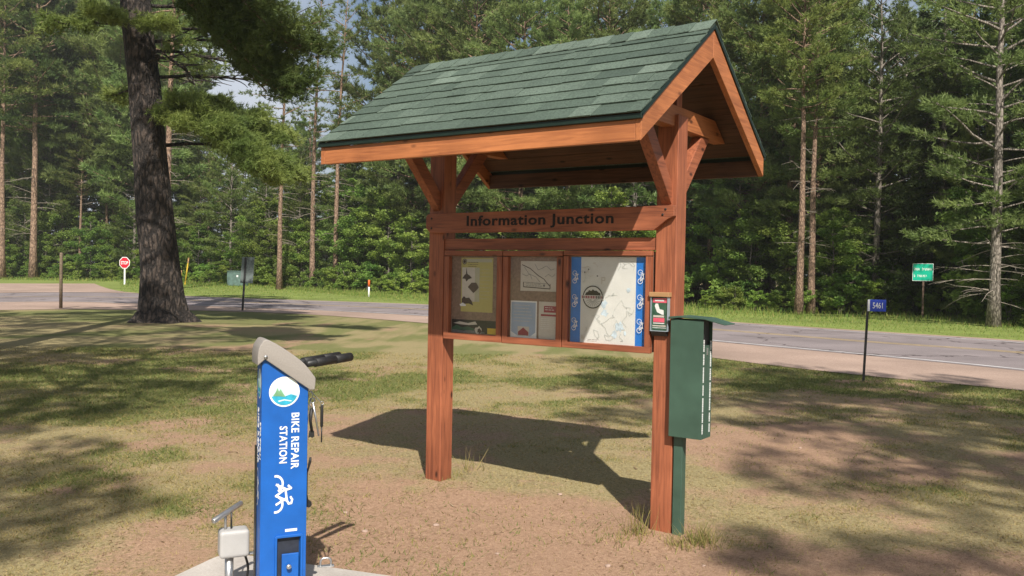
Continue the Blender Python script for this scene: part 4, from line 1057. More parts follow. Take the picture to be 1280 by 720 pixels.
# round logo with hill, wheel and banner
cx, cz = 0.428, 1.508
f.disc(cx, cz, 0.078, 'offwhite'); f.ring(cx, cz, 0.080, 0.008, 'letter', 36)
f.poly([(cx-0.062, cz+0.012), (cx-0.055, cz+0.03), (cx-0.04, cz+0.035), (cx-0.03, cz+0.048), (cx-0.012, cz+0.042), (cx+0.0, cz+0.055), (cx+0.012, cz+0.045), (cx+0.03, cz+0.046), (cx+0.045, cz+0.034), (cx+0.058, cz+0.03), (cx+0.062, cz+0.012)], 'letter')
yl = f.y()
for k in range(11):
    a = PI+PI*(k+0.5)/11; f.line([(cx+0.012*math.cos(a), cz-0.016+0.012*math.sin(a)), (cx+0.062*math.cos(a), cz-0.004+0.062*math.sin(a))], 0.0022, 'greyink', yl)
f.rect(cx-0.09, cz-0.014, cx+0.09, cz+0.012, 'offwhite'); 
rr = random.Random(9); x = cx-0.086; yl = f.y()
while x < cx+0.08:
    q_ = rr.uniform(0.006, 0.012); f.mb.flat([(x, yl, cz-0.010), (x+q_, yl, cz-0.010), (x+q_, yl, cz+0.009), (x, yl, cz+0.009)], 'maroon' if rr.random() < 0.65 else 'letter'); x += q_+0.004
f.rect(0.342, 1.215, 0.357, 1.228, 'greypaper'); f.disc(0.349, 1.236, 0.009, 'greypaper', 8); f.textlines(0.395, 0.47, 1.205, 1.217, 1, 'greyink')
def bike(bx, bz, s):
    """upright-standing bicycle pictogram, wheels one over the other as on the map border"""
    y = f.y()
    f.ring(bx-0.006*s, bz+0.030*s, 0.019*s, 0.0034*s, 'white', 20, y); f.ring(bx-0.006*s, bz-0.030*s, 0.019*s, 0.0042*s, 'white', 20, y)
    A, B, Cc, D, E_ = (bx-0.006*s, bz+0.030*s), (bx-0.006*s, bz-0.030*s), (bx-0.004*s, bz-0.002*s), (bx+0.018*s, bz+0.020*s), (bx+0.016*s, bz-0.014*s)
    for i, l in enumerate(([A, D], [D, Cc], [Cc, E_], [E_, B], [B, Cc], [E_, D])): f.line([l[0], l[1]], 0.0042*s, 'white', y-0.00003*(i+1))
    f.line([(bx+0.026*s, bz+0.016*s), (bx+0.020*s, bz+0.026*s)], 0.005*s, 'white', y-0.00022)
    f.line([(bx+0.022*s, bz-0.020*s), (bx+0.022*s, bz-0.006*s)], 0.006*s, 'white', y-0.00026)
for bz in (1.655, 1.488, 1.325):
    bike(0.796, bz, 0.98); bike(0.288, bz-0.01, 0.92)
f.build('trail_map', c3)

# card holder on the right post
ch = empty('card_holder', (KX+kax[0]*0.953+kay[0]*(-PH), KY+kax[1]*0.953+kay[1]*(-PH), 1.26), KYAW)
tag(ch, 'small clear card box with pale wooden top and red card on right post', 'card holder')
b = MB(); b.box((0.0, -0.024, 0.282), (0.140, 0.050, 0.030), 'sandwood'); b.build('cap', ch, 0.002)
b = MB(); b.box((0, -0.004, 0.155), (0.122, 0.006, 0.222), 'dgreenprint'); b.box((-0.060, -0.024, 0.155), (0.004, 0.034, 0.222), 'clear'); b.box((0.060, -0.024, 0.155), (0.004, 0.034, 0.222), 'clear'); b.box((0, -0.024, 0.043), (0.124, 0.036, 0.005), 'clear'); b.build('box', ch)
b = MB(); b.prism([(-0.002, 0.040), (-0.044, 0.040), (-0.022, 0.008), (-0.002, 0.008)], 'x', -0.058, 0.050, 'blackm'); b.build('bottom_tray', ch, 0.002)
b = MB()
def crect(x0, z0, x1, z1, m, k): b.flat([(x0, -0.030-0.0005*k, z0), (x1, -0.030-0.0005*k, z0), (x1, -0.030-0.0005*k, z1), (x0, -0.030-0.0005*k, z1)], m)
b.box((0, -0.028, 0.155), (0.112, 0.002, 0.215), 'dgreenprint'); crect(-0.05, 0.228, 0.052, 0.258, 'pink', 1)
b.flat([(x, -0.031, z) for x, z in ((-0.030, 0.222), (-0.036, 0.205), (-0.018, 0.165), (0.018, 0.150), (0.030, 0.150), (0.028, 0.180), (0.0, 0.186), (-0.012, 0.222))][::-1], 'white')
crect(-0.045, 0.100, 0.035, 0.128, 'pink', 1); crect(-0.045, 0.132, 0.032, 0.145, 'greypaper', 1); crect(-0.045, 0.090, 0.035, 0.096, 'white', 1); crect(-0.05, 0.060, 0.05, 0.066, 'faint', 1); crect(-0.05, 0.072, 0.045, 0.080, 'greypaper', 1)
crect(-0.035, 0.238, 0.03, 0.248, 'white', 2)
b.build('card', ch)
b = MB(); b.box((0, -0.042, 0.155), (0.118, 0.002, 0.22), 'glass'); b.build('pane', ch)

# green brochure box beside the right post
gb = empty('brochure_box', (KX+kax[0]*1.09-kay[0]*0.045, KY+kax[1]*1.09-kay[1]*0.045, 0), KYAW)
tag(gb, 'dark green metal brochure box with sloping lid on its own post beside the kiosk', 'brochure box')
zb = gz1(gb.location.x, gb.location.y)-0.05
b = MB(); b.box((0, 0, (zb+1.33)/2), (0.062, 0.062, 1.33-zb), 'green_metal', long=2); b.build('post', gb, 0.004)
x0, x1, y0, y1, zb0, zb1 = -0.045, 0.180, -0.085, 0.07, 0.625, 1.385
b = MB(); ZS = zb0+0.022
b.box(((x0+x1)/2, y0+0.002, (zb0+zb1)/2), (x1-x0, 0.004, zb1-zb0), 'green_metal')       # left and right sheets, front, floor, back
b.box(((x0+x1)/2, y1-0.002, (zb0+zb1)/2), (x1-x0, 0.004, zb1-zb0), 'green_metal')
b.box((x0+0.002+0.04*0, (y0+y1)/2, (zb0+zb1)/2), (0.004, y1-y0-0.009, zb1-zb0), 'green_metal')
b.box((x1-0.004, (y0+y1)/2, (zb0+1.225)/2), (0.004, y1-y0-0.009, 1.225-zb0), 'green_metal')
b.box(((x0+x1)/2, (y0+y1)/2, zb0+0.004), (x1-x0-0.01, y1-y0-0.009, 0.004), 'green_metal')
b.build('box_body', gb, 0.0015)
b = MB(); b.prism([(x0-0.012, 1.386), (x0-0.012, 1.402), (x0+0.06, 1.410), (x1+0.01, 1.402), (x1+0.145, 1.368), (x1+0.145, 1.362), (x1+0.01, 1.392), (x0+0.06, 1.398)], 'y', y0-0.012, y1+0.012, 'green_metal'); b.build('lid', gb, 0.002)
b = MB(); b.box((x1-0.02, (y0+y1)/2, 1.26), (0.004, 0.13, 0.25), 'black'); b.build('opening_shade', gb)  # black plate behind the opening stands in for the shade inside
rr = random.Random(4)
for yy in (y0+0.018, y1-0.022):
    b = MB(); z = zb0+0.035
    while z < 1.195:
        q_ = rr.uniform(0.05, 0.10)
        z2 = z
        while z2 < z+q_-0.006:
            h_ = rr.uniform(0.007, 0.012); b.box((x1-0.0012, yy, z2+h_/2), (0.0022, rr.uniform(0.010, 0.015), h_), 'white'); z2 += h_+0.0022
        z += q_+0.012
    b.build('lettering', gb)
b = MB(); b.box((x1-0.0004, (y0+y1)/2-0.004, 1.185), (0.004, 0.02, 0.045), 'steel'); b.build('latch', gb, 0.001)

# ------------------------------------------------------------------ concrete pad, repair station, pump
cs = math.cos(-0.33); sn = math.sin(-0.33)
b = MB(); pts = []
for cx_, cy_ in ((0.74, 0.74), (-0.74, 0.74), (-0.74, -0.74), (0.74, -0.74)):
    a0 = math.atan2(cy_, cx_); r = 0.12; ox, oy = cx_-math.copysign(r, cx_), cy_-math.copysign(r, cy_); st = {(1, 1): 0, (-1, 1): 90, (-1, -1): 180, (1, -1): 270}[(1 if cx_ > 0 else -1, 1 if cy_ > 0 else -1)]
    for k in range(7):
        a = rad(st+15*k); pts.append((ox+r*math.cos(a), oy+r*math.sin(a)))
pts = [(-1.16+x*cs-y*sn, 4.10+x*sn+y*cs) for x, y in pts]
b.prism(pts, 'z', -0.10, 0.035, 'concrete'); slab = b.build('concrete_pad', None, 0.008); slab['kind'] = 'structure'

SX, SY, SR = -1.068, 4.13, rad(25)
bs = empty('bike_repair_station', (SX, SY, 0.035), SR)
tag(bs, 'blue bike repair station column with grey slanted cap and white lettering', 'bike repair station')
W_, D_, ZT0, ZT1 = 0.212, 0.13, 1.235, 1.105    # left top, right top (slanting)
b = MB(); hx = W_/2
fy = -D_/2
# body outline in x,z with the slanted top, thin steel with the recess cut out of the front face
b.prism([(-hx, 0.0), (hx, 0.0), (hx, ZT1), (-hx, ZT0)], 'y', fy+0.02, D_/2, 'blue')
b.prism([(-hx, 0.0), (-0.028, 0.0), (-0.028, 0.385), (0.078, 0.385), (0.078, 0.0), (hx, 0.0), (hx, ZT1), (-hx, ZT0)], 'y', fy, fy+0.0198, 'blue')
b.build('column', bs, 0.003)
b = MB(); b.prism([(-hx-0.006, 0), (-hx-0.001, 0), (-hx-0.001, 0.80), (-hx-0.006, 0.80)], 'y', 0.036, D_/2+0.012, 'blackm'); b.build('side_channel', bs)
b = MB(); b.box((0.025, fy+0.016, 0.28), (0.10, 0.006, 0.20), 'recess_shade'); b.build('recess', bs)  # dark back plate, shade of the opening painted in
b = MB()
for (x, z, sx, sz) in ((0.025, 0.392, 0.118, 0.012), (-0.034, 0.20, 0.010, 0.385), (0.084, 0.20, 0.010, 0.385)): b.box((x, fy-0.004, z), (sx, 0.012, sz), 'blue')
b.build('recess_frame', bs, 0.002)
b = MB(); b.box((0.032, fy-0.003, 0.165), (0.078, 0.01, 0.29), 'blue'); fl = b.build('flap', bs, 0.003)
b = MB(); b.tube([(0.022, fy-0.006, 0.255), (0.022, fy-0.020, 0.255), (0.022, fy-0.022, 0.255), (0.022, fy-0.032, 0.255), (0.022, fy-0.034, 0.255)], [0.004, 0.005, 0.0115, 0.0115, 0.006], 'steel', 12); b.build('knob', fl)
b = MB(); b.box((0.035, fy-0.0008, 0.418), (0.055, 0.0015, 0.012), 'white'); b.build('small_label', bs)
# cap: cast shell with rounded top following the slant
def cap_profile(dx, dz): return [(-hx-0.022-dx, ZT0-0.045), (-hx-0.022-dx, ZT0+0.012), (-hx-0.008, ZT0+0.055+dz), (-hx+0.03, ZT0+0.070+dz), (0.06, ZT0-0.020+dz), (hx+0.02, ZT1+0.035+dz), (hx+0.030+dx, ZT1+0.010), (hx+0.026+dx, ZT1-0.035), (hx+0.004, ZT1-0.034), (-hx+0.01, ZT0-0.016)]
def csm(pts, n=4):
    P_ = pts[:8]; out = []
    for i in range(len(P_)-1):
        p0 = P_[max(i-1, 0)]; p1 = P_[i]; p2 = P_[i+1]; p3 = P_[min(i+2, 7)]
        for k in range(n):
            t = k/n; out.append(tuple(0.5*((2*p1[j])+(p2[j]-p0[j])*t+(2*p0[j]-5*p1[j]+4*p2[j]-p3[j])*t*t+(3*p1[j]-p0[j]-3*p2[j]+p3[j])*t**3) for j in (0, 1)))
    return out+[P_[7]]+pts[8:]
b = MB(); b.prism(csm(cap_profile(0, 0)), 'y', fy-0.020, D_/2+0.025, 'greycap'); cp = b.build('cap', bs, 0.016, 4)
for p in cp.data.polygons: p.use_smooth = True
b = MB(); b.tube([(-hx+0.012, fy-0.019, ZT0-0.005), (-hx+0.012, fy-0.024, ZT0-0.005)], 0.009, 'steel', 10); b.build('cap_bolt', bs)
# emblem
def F2(ox, oz, k): return lambda x, z: (ox+x, fy-0.0008-0.0006*k, oz+z)
def emblem(b, P, squash=1.0):
    n = 30; r = 0.070
    def dd(pts, m, k): b.flat([P(x*squash, z, k) for x, z in pts], m)
    dd([(r*math.cos(2*PI*i/n), r*math.sin(2*PI*i/n)) for i in range(n)], 'white', 1)
    r2 = 0.062; dd([(r2*math.cos(2*PI*i/n), r2*math.sin(2*PI*i/n)) for i in range(n)], 'skyblue', 2)
    low = [(r2*math.cos(a), r2*math.sin(a)) for a in [PI+0.35+(PI-0.7)*i/12 for i in range(13)]]
    dd(low+[(0.03, -0.012), (0.0, -0.022), (-0.03, -0.014)], 'wave', 3)
    dd([(-0.052, -0.018), (-0.02, -0.020), (0.005, -0.024), (-0.010, 0.0), (-0.018, 0.014), (-0.025, 0.002), (-0.032, 0.02), (-0.040, 0.0)], 'hill', 4)
    dd([(-0.03, -0.040), (0.0, -0.034), (0.035, -0.042), (0.03, -0.046), (0.0, -0.040), (-0.025, -0.046)], 'skyblue', 5)
b = MB(); emblem(b, lambda x, z, k: (-0.004+x, fy-0.0006*k-0.0004, 1.065+z)); b.build('emblem', bs)
b = MB(); emblem(b, lambda x, z, k: (-hx-0.0006*k-0.0004, -0.010-x, 1.10+z), 0.62); b.build('emblem', bs)
# text runs downwards: u -> -z, v -> +x
b = MB(); add_text(b, 'BIKE REPAIR', 'white', lambda u, v, w: (0.030+v, fy-0.001-w, 0.965-u), 0.262, 0.036, 0.0006, 0.022, 1.08)
add_text(b, 'STATION', 'white', lambda u, v, w: (-0.024+v, fy-0.001-w, 0.905-u), 0.172, 0.036, 0.0006, 0.022, 1.08); b.build('lettering', bs)
b = MB(); add_text(b, 'BIKE REPAIR', 'white', lambda u, v, w: (-hx-0.001-w, 0.030-v, 0.985-u), 0.262, 0.028, 0.0006, 0.022, 1.08)
add_text(b, 'STATION', 'white', lambda u, v, w: (-hx-0.001-w, -0.028-v, 0.925-u), 0.172, 0.026, 0.0006, 0.022, 1.08); b.build('lettering', bs)
# cyclist symbol (turned the same way as the text): x' along text (down), y' up (right)
def sym(b, P, m='white'):
    w_ = 0.0105; k = [0]
    def ln(pts):
        for a, c in zip(pts, pts[1:]):
            k[0] += 1; a = Vector(a); c = Vector(c); d = (c-a).normalized()*w_*0.35; nn = Vector((-d.y, d.x)).normalized()*w_/2; a = a-d; c = c+d
            b.flat([P(q.x, q.y, k[0]) for q in (a-nn, c-nn, c+nn, a+nn)], m)
    def arc(cx, cy, r, a0, a1, n=12): ln([(cx+r*math.cos(rad(a0+(a1-a0)*i/n)), cy+r*math.sin(rad(a0+(a1-a0)*i/n))) for i in range(n+1)])
    arc(0.036, 0.0, 0.036, 25, 185); arc(0.132, 0.0, 0.036, -5, 150)
    ln([(0.040, 0.004), (0.062, 0.050), (0.110, 0.058)]); ln([(0.062, 0.050), (0.092, 0.002), (0.118, 0.060)]); ln([(0.132, 0.004), (0.108, 0.052)])
    ln([(0.040, 0.010), (0.075, 0.030)]); ln([(0.102, 0.078), (0.114, 0.086), (0.130, 0.082), (0.132, 0.068), (0.116, 0.058)]); ln([(0.048, 0.066), (0.060, 0.080), (0.066, 0.056)])
b = MB(); sym(b, lambda u, v, k: (-0.038+v*0.88, fy-0.0008-0.00004*k, 0.675-u)); b.build('cyclist_symbol', bs)
b = MB(); sym(b, lambda u, v, k: (-hx-0.001-0.00004*k, 0.018-v*0.5, 0.70-u)); b.build('cyclist_symbol', bs)
# two padded hanger arms reaching back to the right, and tool cables
adir = Vector((0.43, 0.90, 0.02)).normalized()
Ri = Matrix.Rotation(-SR, 3, 'Z'); al = Ri @ adir; side = Vector((al.y, -al.x, 0)).normalized()
for q in (-1, 1):
    p0 = Vector((hx-0.01, 0.06, 1.18))+side*q*0.036; 
    b = MB(); b.tube([p0, p0+al*0.20], 0.016, 'blackm', 12); ar = b.build('hanger_arm', bs)
    b = MB(); b.tube([p0+al*0.06, p0+al*0.061, p0+al*0.21, p0+al*0.212], [0.018, 0.0215, 0.0215, 0.018], 'black', 14); b.tube([p0+al*0.216, p0+al*0.217, p0+al*0.345, p0+al*0.35], [0.018, 0.0225, 0.0225, 0.017], 'black', 14); b.build('rubber_sleeve', ar)
def cable(pts, r=0.0022): b = MB(); b.tube(smooth3(pts), r, 'steel', 6); return b
def smooth3(pts, n=6):
    P_ = [Vector(p) for p in pts]; P_ = [P_[0]*2-P_[1]]+P_+[P_[-1]*2-P_[-2]]; out = []
    for i in range(1, len(P_)-2):
        for k in range(n):
            t = k/n; out.append(0.5*((2*P_[i])+(P_[i+1]-P_[i-1])*t+(2*P_[i-1]-5*P_[i]+4*P_[i+1]-P_[i+2])*t*t+(3*P_[i]-P_[i-1]-3*P_[i+1]+P_[i+2])*t**3))
    return out+[P_[-2]]
hookx = hx+0.02
for i, pts in enumerate((((hx, 0.03, 1.09), (hx+0.02, 0.03, 1.07), (hx+0.05, 0.03, 1.03), (hx+0.085, 0.03, 0.99)), ((hx, 0.0, 1.09), (hx+0.018, 0.0, 1.05), (hx+0.012, 0.0, 1.0), (hx+0.035, 0, 0.97)), ((hx, 0.01, 1.08), (hx+0.01, 0.01, 1.0), (hx+0.012, 0.012, 0.86), (hx+0.010, 0.01, 0.74), (hx+0.016, 0.01, 0.70)), ((hx, -0.02, 1.07), (hx+0.03, -0.02, 1.04), (hx+0.02, -0.02, 1.0), (hx+0.008, -0.02, 0.9)))):
    cable(pts).build('tool_cable', bs)
def tool(name, label, cat, loc):
    o = empty(name, loc); o.rotation_euler = (0, 0, SR); o['label'] = label; o['category'] = cat; return o
def W3(x, y, z): 
    v = Matrix.Rotation(SR, 3, 'Z') @ Vector((x, y, z)); return (SX+v.x, SY+v.y, 0.035+z)
t = tool('screwdriver', 'thin black screwdriver hanging furthest out from the blue station on a steel cable', 'screwdriver', W3(hx+0.087, 0.03, 0.80))
b = MB(); b.tube([(0, 0, 0.075), (0, 0, 0.08), (0, 0, 0.175), (0, 0, 0.182)], [0.006, 0.0075, 0.0075, 0.005], 'black', 10); b.build('handle', t)
b = MB(); b.tube([(0, 0, 0.0), (0, 0, 0.076)], 0.0035, 'blackm', 8); b.build('shaft', t)
b = MB(); b.tube([(0.008*math.cos(a), 0, 0.19+0.008*math.sin(a)) for a in [2*PI*i/12 for i in range(13)]], 0.0018, 'steel', 5); b.build('ring', t)
t = tool('wrench', 'black combination wrench hanging near the top of the blue station side', 'wrench', W3(hx+0.030, 0.0, 0.86))
b = MB(); b.tube([(0.0, 0, 0.11), (-0.004, 0, 0.05), (0.004, 0, 0.0)], [0.010, 0.007, 0.007], 'black', 8); b.build('handle', t)
b = MB(); b.prism([(-0.012, -0.03), (-0.004, -0.024), (0.004, -0.03), (0.016, -0.024), (0.014, 0.004), (-0.008, 0.006)], 'y', -0.003, 0.003, 'blackm'); b.build('jaw', t, 0.001)
t = tool('wrench', 'grey steel wrench leaning outwards below the cable hook of the blue station', 'wrench', W3(hx+0.046, -0.012, 0.86))
b = MB(); b.tube([(-0.012, 0, 0.14), (0.004, 0, 0.06), (0.018, 0, -0.02)], [0.006, 0.0045, 0.0045], 'steel', 8); b.build('handle', t)
b = MB(); b.tube([(-0.014+0.011*math.cos(a), 0, 0.15+0.011*math.sin(a)) for a in [2*PI*i/14 for i in range(15)]], 0.004, 'steel', 6); b.build('ring_end', t)
t = tool('tyre_lever', 'long black tyre lever with rounded end hanging lowest beside the blue station', 'tyre lever', W3(hx+0.012, 0.01, 0.50))
b = MB(); b.prism([(-0.008, 0.02), (0.0, 0.0), (0.016, -0.006), (0.028, 0.006), (0.026, 0.022), (0.010, 0.034), (0.006, 0.06), (0.006, 0.17), (0.0, 0.19), (-0.008, 0.17)], 'y', -0.008, 0.008, 'black'); b.build('lever', t, 0.003)
b = MB(); b.tube([(0.0, 0, 0.15), (0.010, 0, 0.185), (0.017, 0, 0.215), (0.019, 0, 0.235)], [0.004, 0.005, 0.007, 0.005], 'black', 8); b.build('hook', t)

# air pump
PXY = (-1.352, 4.33)
pm = empty('bicycle_pump', (PXY[0], PXY[1], 0.005), rad(25)); tag(pm, 'grey upright bicycle pump with steel T-handle beside the blue repair station', 'bicycle pump')
b = MB(); b.tube([(-0.02, 0, 0.0), (-0.02, 0, 0.24)], 0.021, 'steel', 18); b.build('cylinder', pm)
b = MB(); b.box((0.0, 0, 0.31), (0.142, 0.10, 0.135), 'greypaint'); b.build('pump_housing', pm, 0.018, 4)
b = MB(); b.tube([(-0.040, 0, 0.37), (-0.040, 0, 0.455)], 0.0065, 'steel', 10); b.build('piston_rod', pm)
b = MB(); b.tube([(-0.012, 0, 0.37), (-0.012, 0, 0.46)], 0.0045, 'blackm', 8); b.build('guide_rod', pm)
hd = Matrix.Rotation(-rad(25), 3, 'Z') @ Vector((0.40, 0.82, 0.22)).normalized()
b = MB(); c_ = Vector((-0.030, 0, 0.462)); b.tube([c_-hd*0.100, c_-hd*0.095, c_+hd*0.095, c_+hd*0.100], [0.010, 0.0135, 0.0135, 0.010], 'steel', 14); b.build('handle', pm)
b = MB(); b.box((0.115, 0.0, 0.245), (0.13, 0.03, 0.008), 'steel'); b.box((0.165, 0.0, 0.262), (0.03, 0.024, 0.03), 'greypaint'); b.build('bracket', pm, 0.002)
b = MB(); b.box((-0.02, 0, 0.005), (0.10, 0.10, 0.01), 'steel'); b.build('foot_plate', pm, 0.002)
b = MB(); b.tube(smooth3([(0.05, 0.03, 0.26), (0.08, 0.06, 0.15), (0.06, 0.08, 0.05), (0.02, 0.07, 0.02), (-0.05, 0.04, 0.02)]), 0.006, 'black', 8); b.build('hose', pm)
# little steel loop on the pad
lx, ly = gp(407, 716)
o = empty('anchor_loop', (lx, ly, 0.035), 0.3); tag(o, 'small steel anchor loop bolted to the concrete pad right of the blue station', 'anchor')
b = MB(); b.tube(smooth3([(-0.028, 0, 0), (-0.028, 0, 0.030), (-0.015, 0, 0.045), (0.015, 0, 0.045), (0.028, 0, 0.030), (0.028, 0, 0)]), 0.006, 'steel', 8); b.build('loop', o)
b = MB(); b.box((0, 0, 0.003), (0.09, 0.035, 0.006), 'steel'); b.build('plate', o, 0.001)

# ------------------------------------------------------------------ signs and posts
# address sign
ax_, ay_ = gp(1079, 477)
o = empty('address_sign', (ax_, ay_, 0), rad(-8)); tag(o, 'small blue house number plate reading 5461 on a thin dark post at the road shoulder', 'number sign')
b = MB(); b.beam((0, 0, -0.05), (0.045, 0.0, 1.30), 0.035, 0.022, 'blackm', up=(0, 1, 0)); b.build('post', o)
b = MB(); b.box((0.175, -0.02, 1.235), (0.285, 0.004, 0.19), 'signblue'); pl = b.build('plate', o, 0.001)
b = MB(); b.box((0.050, -0.0235, 1.235), (0.034, 0.002, 0.188), 'white'); b.build('white_edge', pl)
b = MB(); add_text(b, '5461', 'white', lambda u, v, w: (0.11+u, -0.0225-w, 1.188+v), 0.155, 0.095, 0.0006, 0.01); b.build('number', pl)
# green highway sign
hx_, hy_ = gp(1152, 398)
o = empty('highway_sign', (hx_, hy_, 0), rad(-22)); tag(o, 'green highway sign with two lines of white lettering on a brown post across the road', 'road sign')
b = MB(); b.box((0.03, 0.02, 1.1), (0.07, 0.05, 2.3), 'brownpost', long=2); b.build('post', o)
b = MB(); b.box((0, -0.02, 1.96), (0.80, 0.006, 0.74), 'white'); pl = b.build('border', o)
b = MB(); b.box((0, -0.026, 1.96), (0.765, 0.004, 0.705), 'signgreen'); b.build('panel', pl)
rr = random.Random(12)     # two lines of lettering too blurred to read in the photograph: letter-like strokes
for z0, spans, h_ in ((2.03, ((-0.33, -0.10), (-0.03, 0.33)), 0.13), (1.75, ((-0.34, -0.27), (-0.20, 0.14)), 0.12)):
    b = MB()
    for xa, xb in spans:
        x = xa
        while x < xb-0.02:
            q_ = 0.045; y_ = -0.0295
            b.box((x+0.007, y_, z0+h_/2), (0.014, 0.002, h_ if x == xa else h_*0.72), 'white')
            b.box((x+0.022, y_, z0+rr.choice((0.01, h_*0.5, h_*0.68))), (0.018, 0.002, 0.018), 'white')
            if rr.random() < 0.7: b.box((x+0.034, y_, z0+h_*0.36), (0.012, 0.002, h_*0.68), 'white')
            x += q_+0.008
    b.build('lettering', pl)
# stop sign
sx_, sy_ = gp(155.5, 356)
o = empty('stop_sign', (sx_, sy_, 0), rad(-12)); tag(o, 'red octagonal STOP sign on a white post left of the thick pine', 'stop sign')
b = MB(); b.box((0, 0.03, 0.95), (0.13, 0.05, 2.0), 'white', long=2); b.build('post', o)
R8 = 0.51; z8 = 1.80
b = MB(); b.prism([(R8*math.cos(rad(22.5+45*k)), z8+R8*math.sin(rad(22.5+45*k))) for k in range(8)], 'y', -0.01, 0.0, 'white'); pl = b.build('border', o)
R8 = 0.45
b = MB(); b.prism([(R8*math.cos(rad(22.5+45*k)), z8+R8*math.sin(rad(22.5+45*k))) for k in range(8)], 'y', -0.018, -0.0102, 'stopred'); b.build('panel', pl)
b = MB(); add_text(b, 'STOP', 'white', lambda u, v, w: (-0.33+u, -0.020-w, z8-0.14+v), 0.66, 0.28, 0.001, 0.02); b.build('lettering', pl)
# weathered post on the left
x, y = gp(76, 386); o = empty('wooden_post', (x, y, 0)); tag(o, 'slim weathered wooden post standing by the road at the far left', 'post')
b = MB(); b.tube([(0, 0, -0.05), (0, 0, 2.02), (0, 0, 2.06)], [0.062, 0.056, 0.045], 'greywood', 10); b.build('pole', o)
# leaning post with sign seen from behind
x, y = gp(303, 388.5); o = empty('road_sign', (x, y, 0), rad(10)); tag(o, 'grey back of a rectangular road sign on a leaning dark post by the road', 'road sign')
b = MB(); b.beam((0, 0, -0.05), (0.10, 0.0, 2.02), 0.075, 0.05, 'blackm', up=(0, 1, 0)); b.build('post', o)
b = MB(); b.prism([(-0.10, 1.05), (0.36, 1.05), (0.42, 2.03), (-0.04, 2.03)], 'y', 0.03, 0.036, 'alu'); b.build('sign_plate', o)
# utility cabinet
x, y = gp(297, 357.5); o = empty('utility_cabinet', (x, y, 0), rad(-15)); tag(o, 'grey-green utility cabinet in the grass behind the grey sign back', 'utility cabinet')
b = MB(); b.box((0, 0, 0.62), (1.5, 0.9, 1.2), 'utilgreen'); b.build('housing', o, 0.02)
b = MB(); b.prism([(-0.80, 1.222), (0.80, 1.222), (0.76, 1.29), (-0.76, 1.29)], 'y', -0.5, 0.5, 'utilgreen'); b.build('lid', o, 0.01)
b = MB(); b.box((0.25, -0.455, 0.85), (0.16, 0.008, 0.16), 'white'); b.build('notice', o)
# yellow marker stakes
for px, hgt, m, lean, lab in ((231, 2.35, 'yellow', 0.25, 'taller thin yellow stake leaning beside the thick dark pine trunk'), (226.5, 1.25, 'yellow', 0.0, 'shorter yellow utility marker next to the tall yellow stake')):
    x, y = gp(px, 356.5); o = empty('marker_post', (x, y, 0)); tag(o, lab, 'marker post')
    b = MB(); b.beam((0, 0, -0.05), (lean, 0, hgt*0.8), 0.10, 0.05, m, up=(0, 1, 0)); b.build('stake', o)
    b = MB(); b.beam((lean*1.001, 0, hgt*0.8), (lean*1.25, 0, hgt), 0.11, 0.06, 'sandwood', up=(0, 1, 0)); b.build('top', o)
x, y = gp(461, 371.5); o = empty('marker_post', (x, y, 0)); tag(o, 'short white marker post with orange top in the verge left of the kiosk post', 'marker post')
b = MB(); b.tube([(0, 0, -0.05), (0, 0, 0.62)], 0.05, 'white', 10); b.build('stake', o)
b = MB(); b.tube([(0, 0, 0.62), (0, 0, 0.98), (0, 0, 1.02)], [0.065, 0.065, 0.03], 'orange', 10); b.build('top', o)

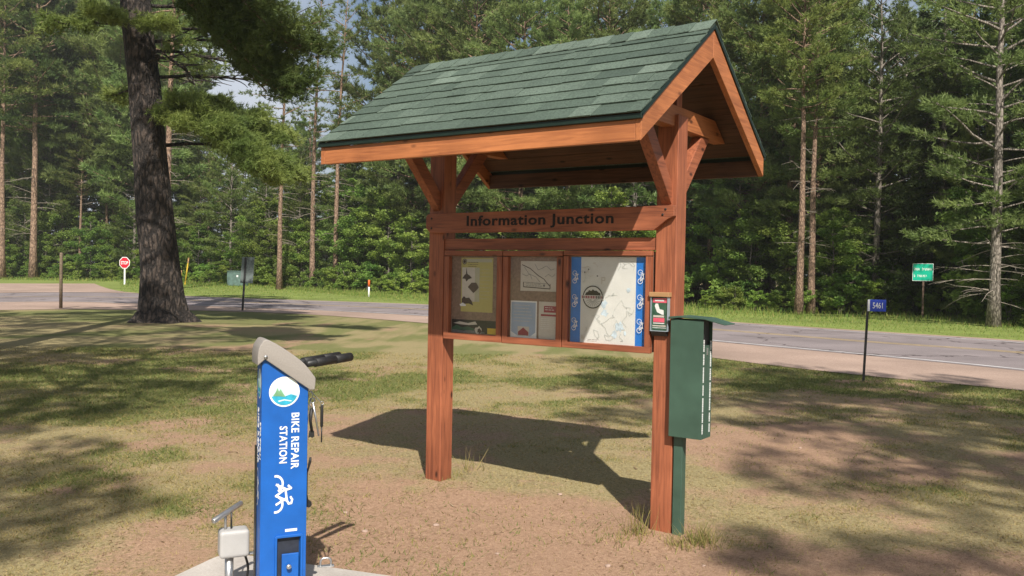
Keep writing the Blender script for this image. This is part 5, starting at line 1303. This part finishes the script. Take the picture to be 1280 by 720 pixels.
# tufts of long grass at the kiosk posts
def tuft_at(x, y, r, n, h, label):
    X = x+RNG.normal(0, r, n); Y = y+RNG.normal(0, r, n); 
    o = blades('grass_tuft', X, Y, gz(X, Y)-0.004, RNG.uniform(0.4, 1, n)*h, np.full(n, 0.006), np.clip(RNG.normal(0.45, 0.25, n), 0, 1), 'blade', 0.9, label, 'grass')
for (px, py, r, n, h, lab) in ((800, 662, 0.05, 60, 0.26, 'sparse tall grass at the left side of the right kiosk post'), (875, 670, 0.07, 200, 0.15, 'green grass tuft right of the green box post'), (850, 676, 0.05, 90, 0.10, 'short grass tuft in front of the green box post'), (590, 588, 0.05, 22, 0.26, 'few thin grass stalks right of the left kiosk post'), (560, 598, 0.10, 120, 0.07, 'low dry grass around the foot of the left kiosk post'), (780, 668, 0.10, 80, 0.07, 'low weeds in front of the right kiosk post')):
    x, y = gp(px, py); tuft_at(x, y, r, n, h, lab)
# small stones on the bare earth
stg = 0
for px, py in ((545, 655), (622, 690), (456, 662), (700, 615), (1000, 560), (432, 640), (880, 700), (760, 702)):
    x, y = gp(px, py); z = gz1(x, y); r = random.uniform(0.008, 0.016)
    bm = bmesh.new(); bmesh.ops.create_icosphere(bm, subdivisions=2, radius=r)
    for v in bm.verts: v.co = Vector((v.co.x*1.3, v.co.y, v.co.z*0.7))*(1+random.uniform(-0.12, 0.12))
    me = bpy.data.meshes.new('stone'); bm.to_mesh(me); bm.free(); me.materials.append(MT['gravel'])
    o = bpy.data.objects.new('stone', me); C.objects.link(o); o.location = (x, y, z+r*0.4); tag(o, 'tiny pale stone lying on the bare earth near the kiosk', 'stone', 'stones on the bare earth')

# ------------------------------------------------------------------ thin veil added round the whole scene to soften its tones
def added_haze_mat():
    m = bpy.data.materials.new('added_haze_volume'); m.use_nodes = True; nt = m.node_tree
    nt.nodes.remove(nt.nodes['Principled BSDF'])
    v = nt.nodes.new('ShaderNodeVolumePrincipled'); v.inputs['Color'].default_value = (0.90, 0.90, 0.88, 1); v.inputs['Density'].default_value = 0.0006; v.inputs['Anisotropy'].default_value = 0.2
    nt.links.new(v.outputs[0], nt.nodes['Material Output'].inputs['Volume']); return m
MT['added_haze'] = added_haze_mat()
b = MB(); b.box((0, 60, 21), (420, 400, 46), 'added_haze'); hz = b.build('added_haze'); hz['kind'] = 'stuff'; hz['label'] = 'thin pale veil added in the air to lift the dark forest tones'; hz['category'] = 'added_haze'
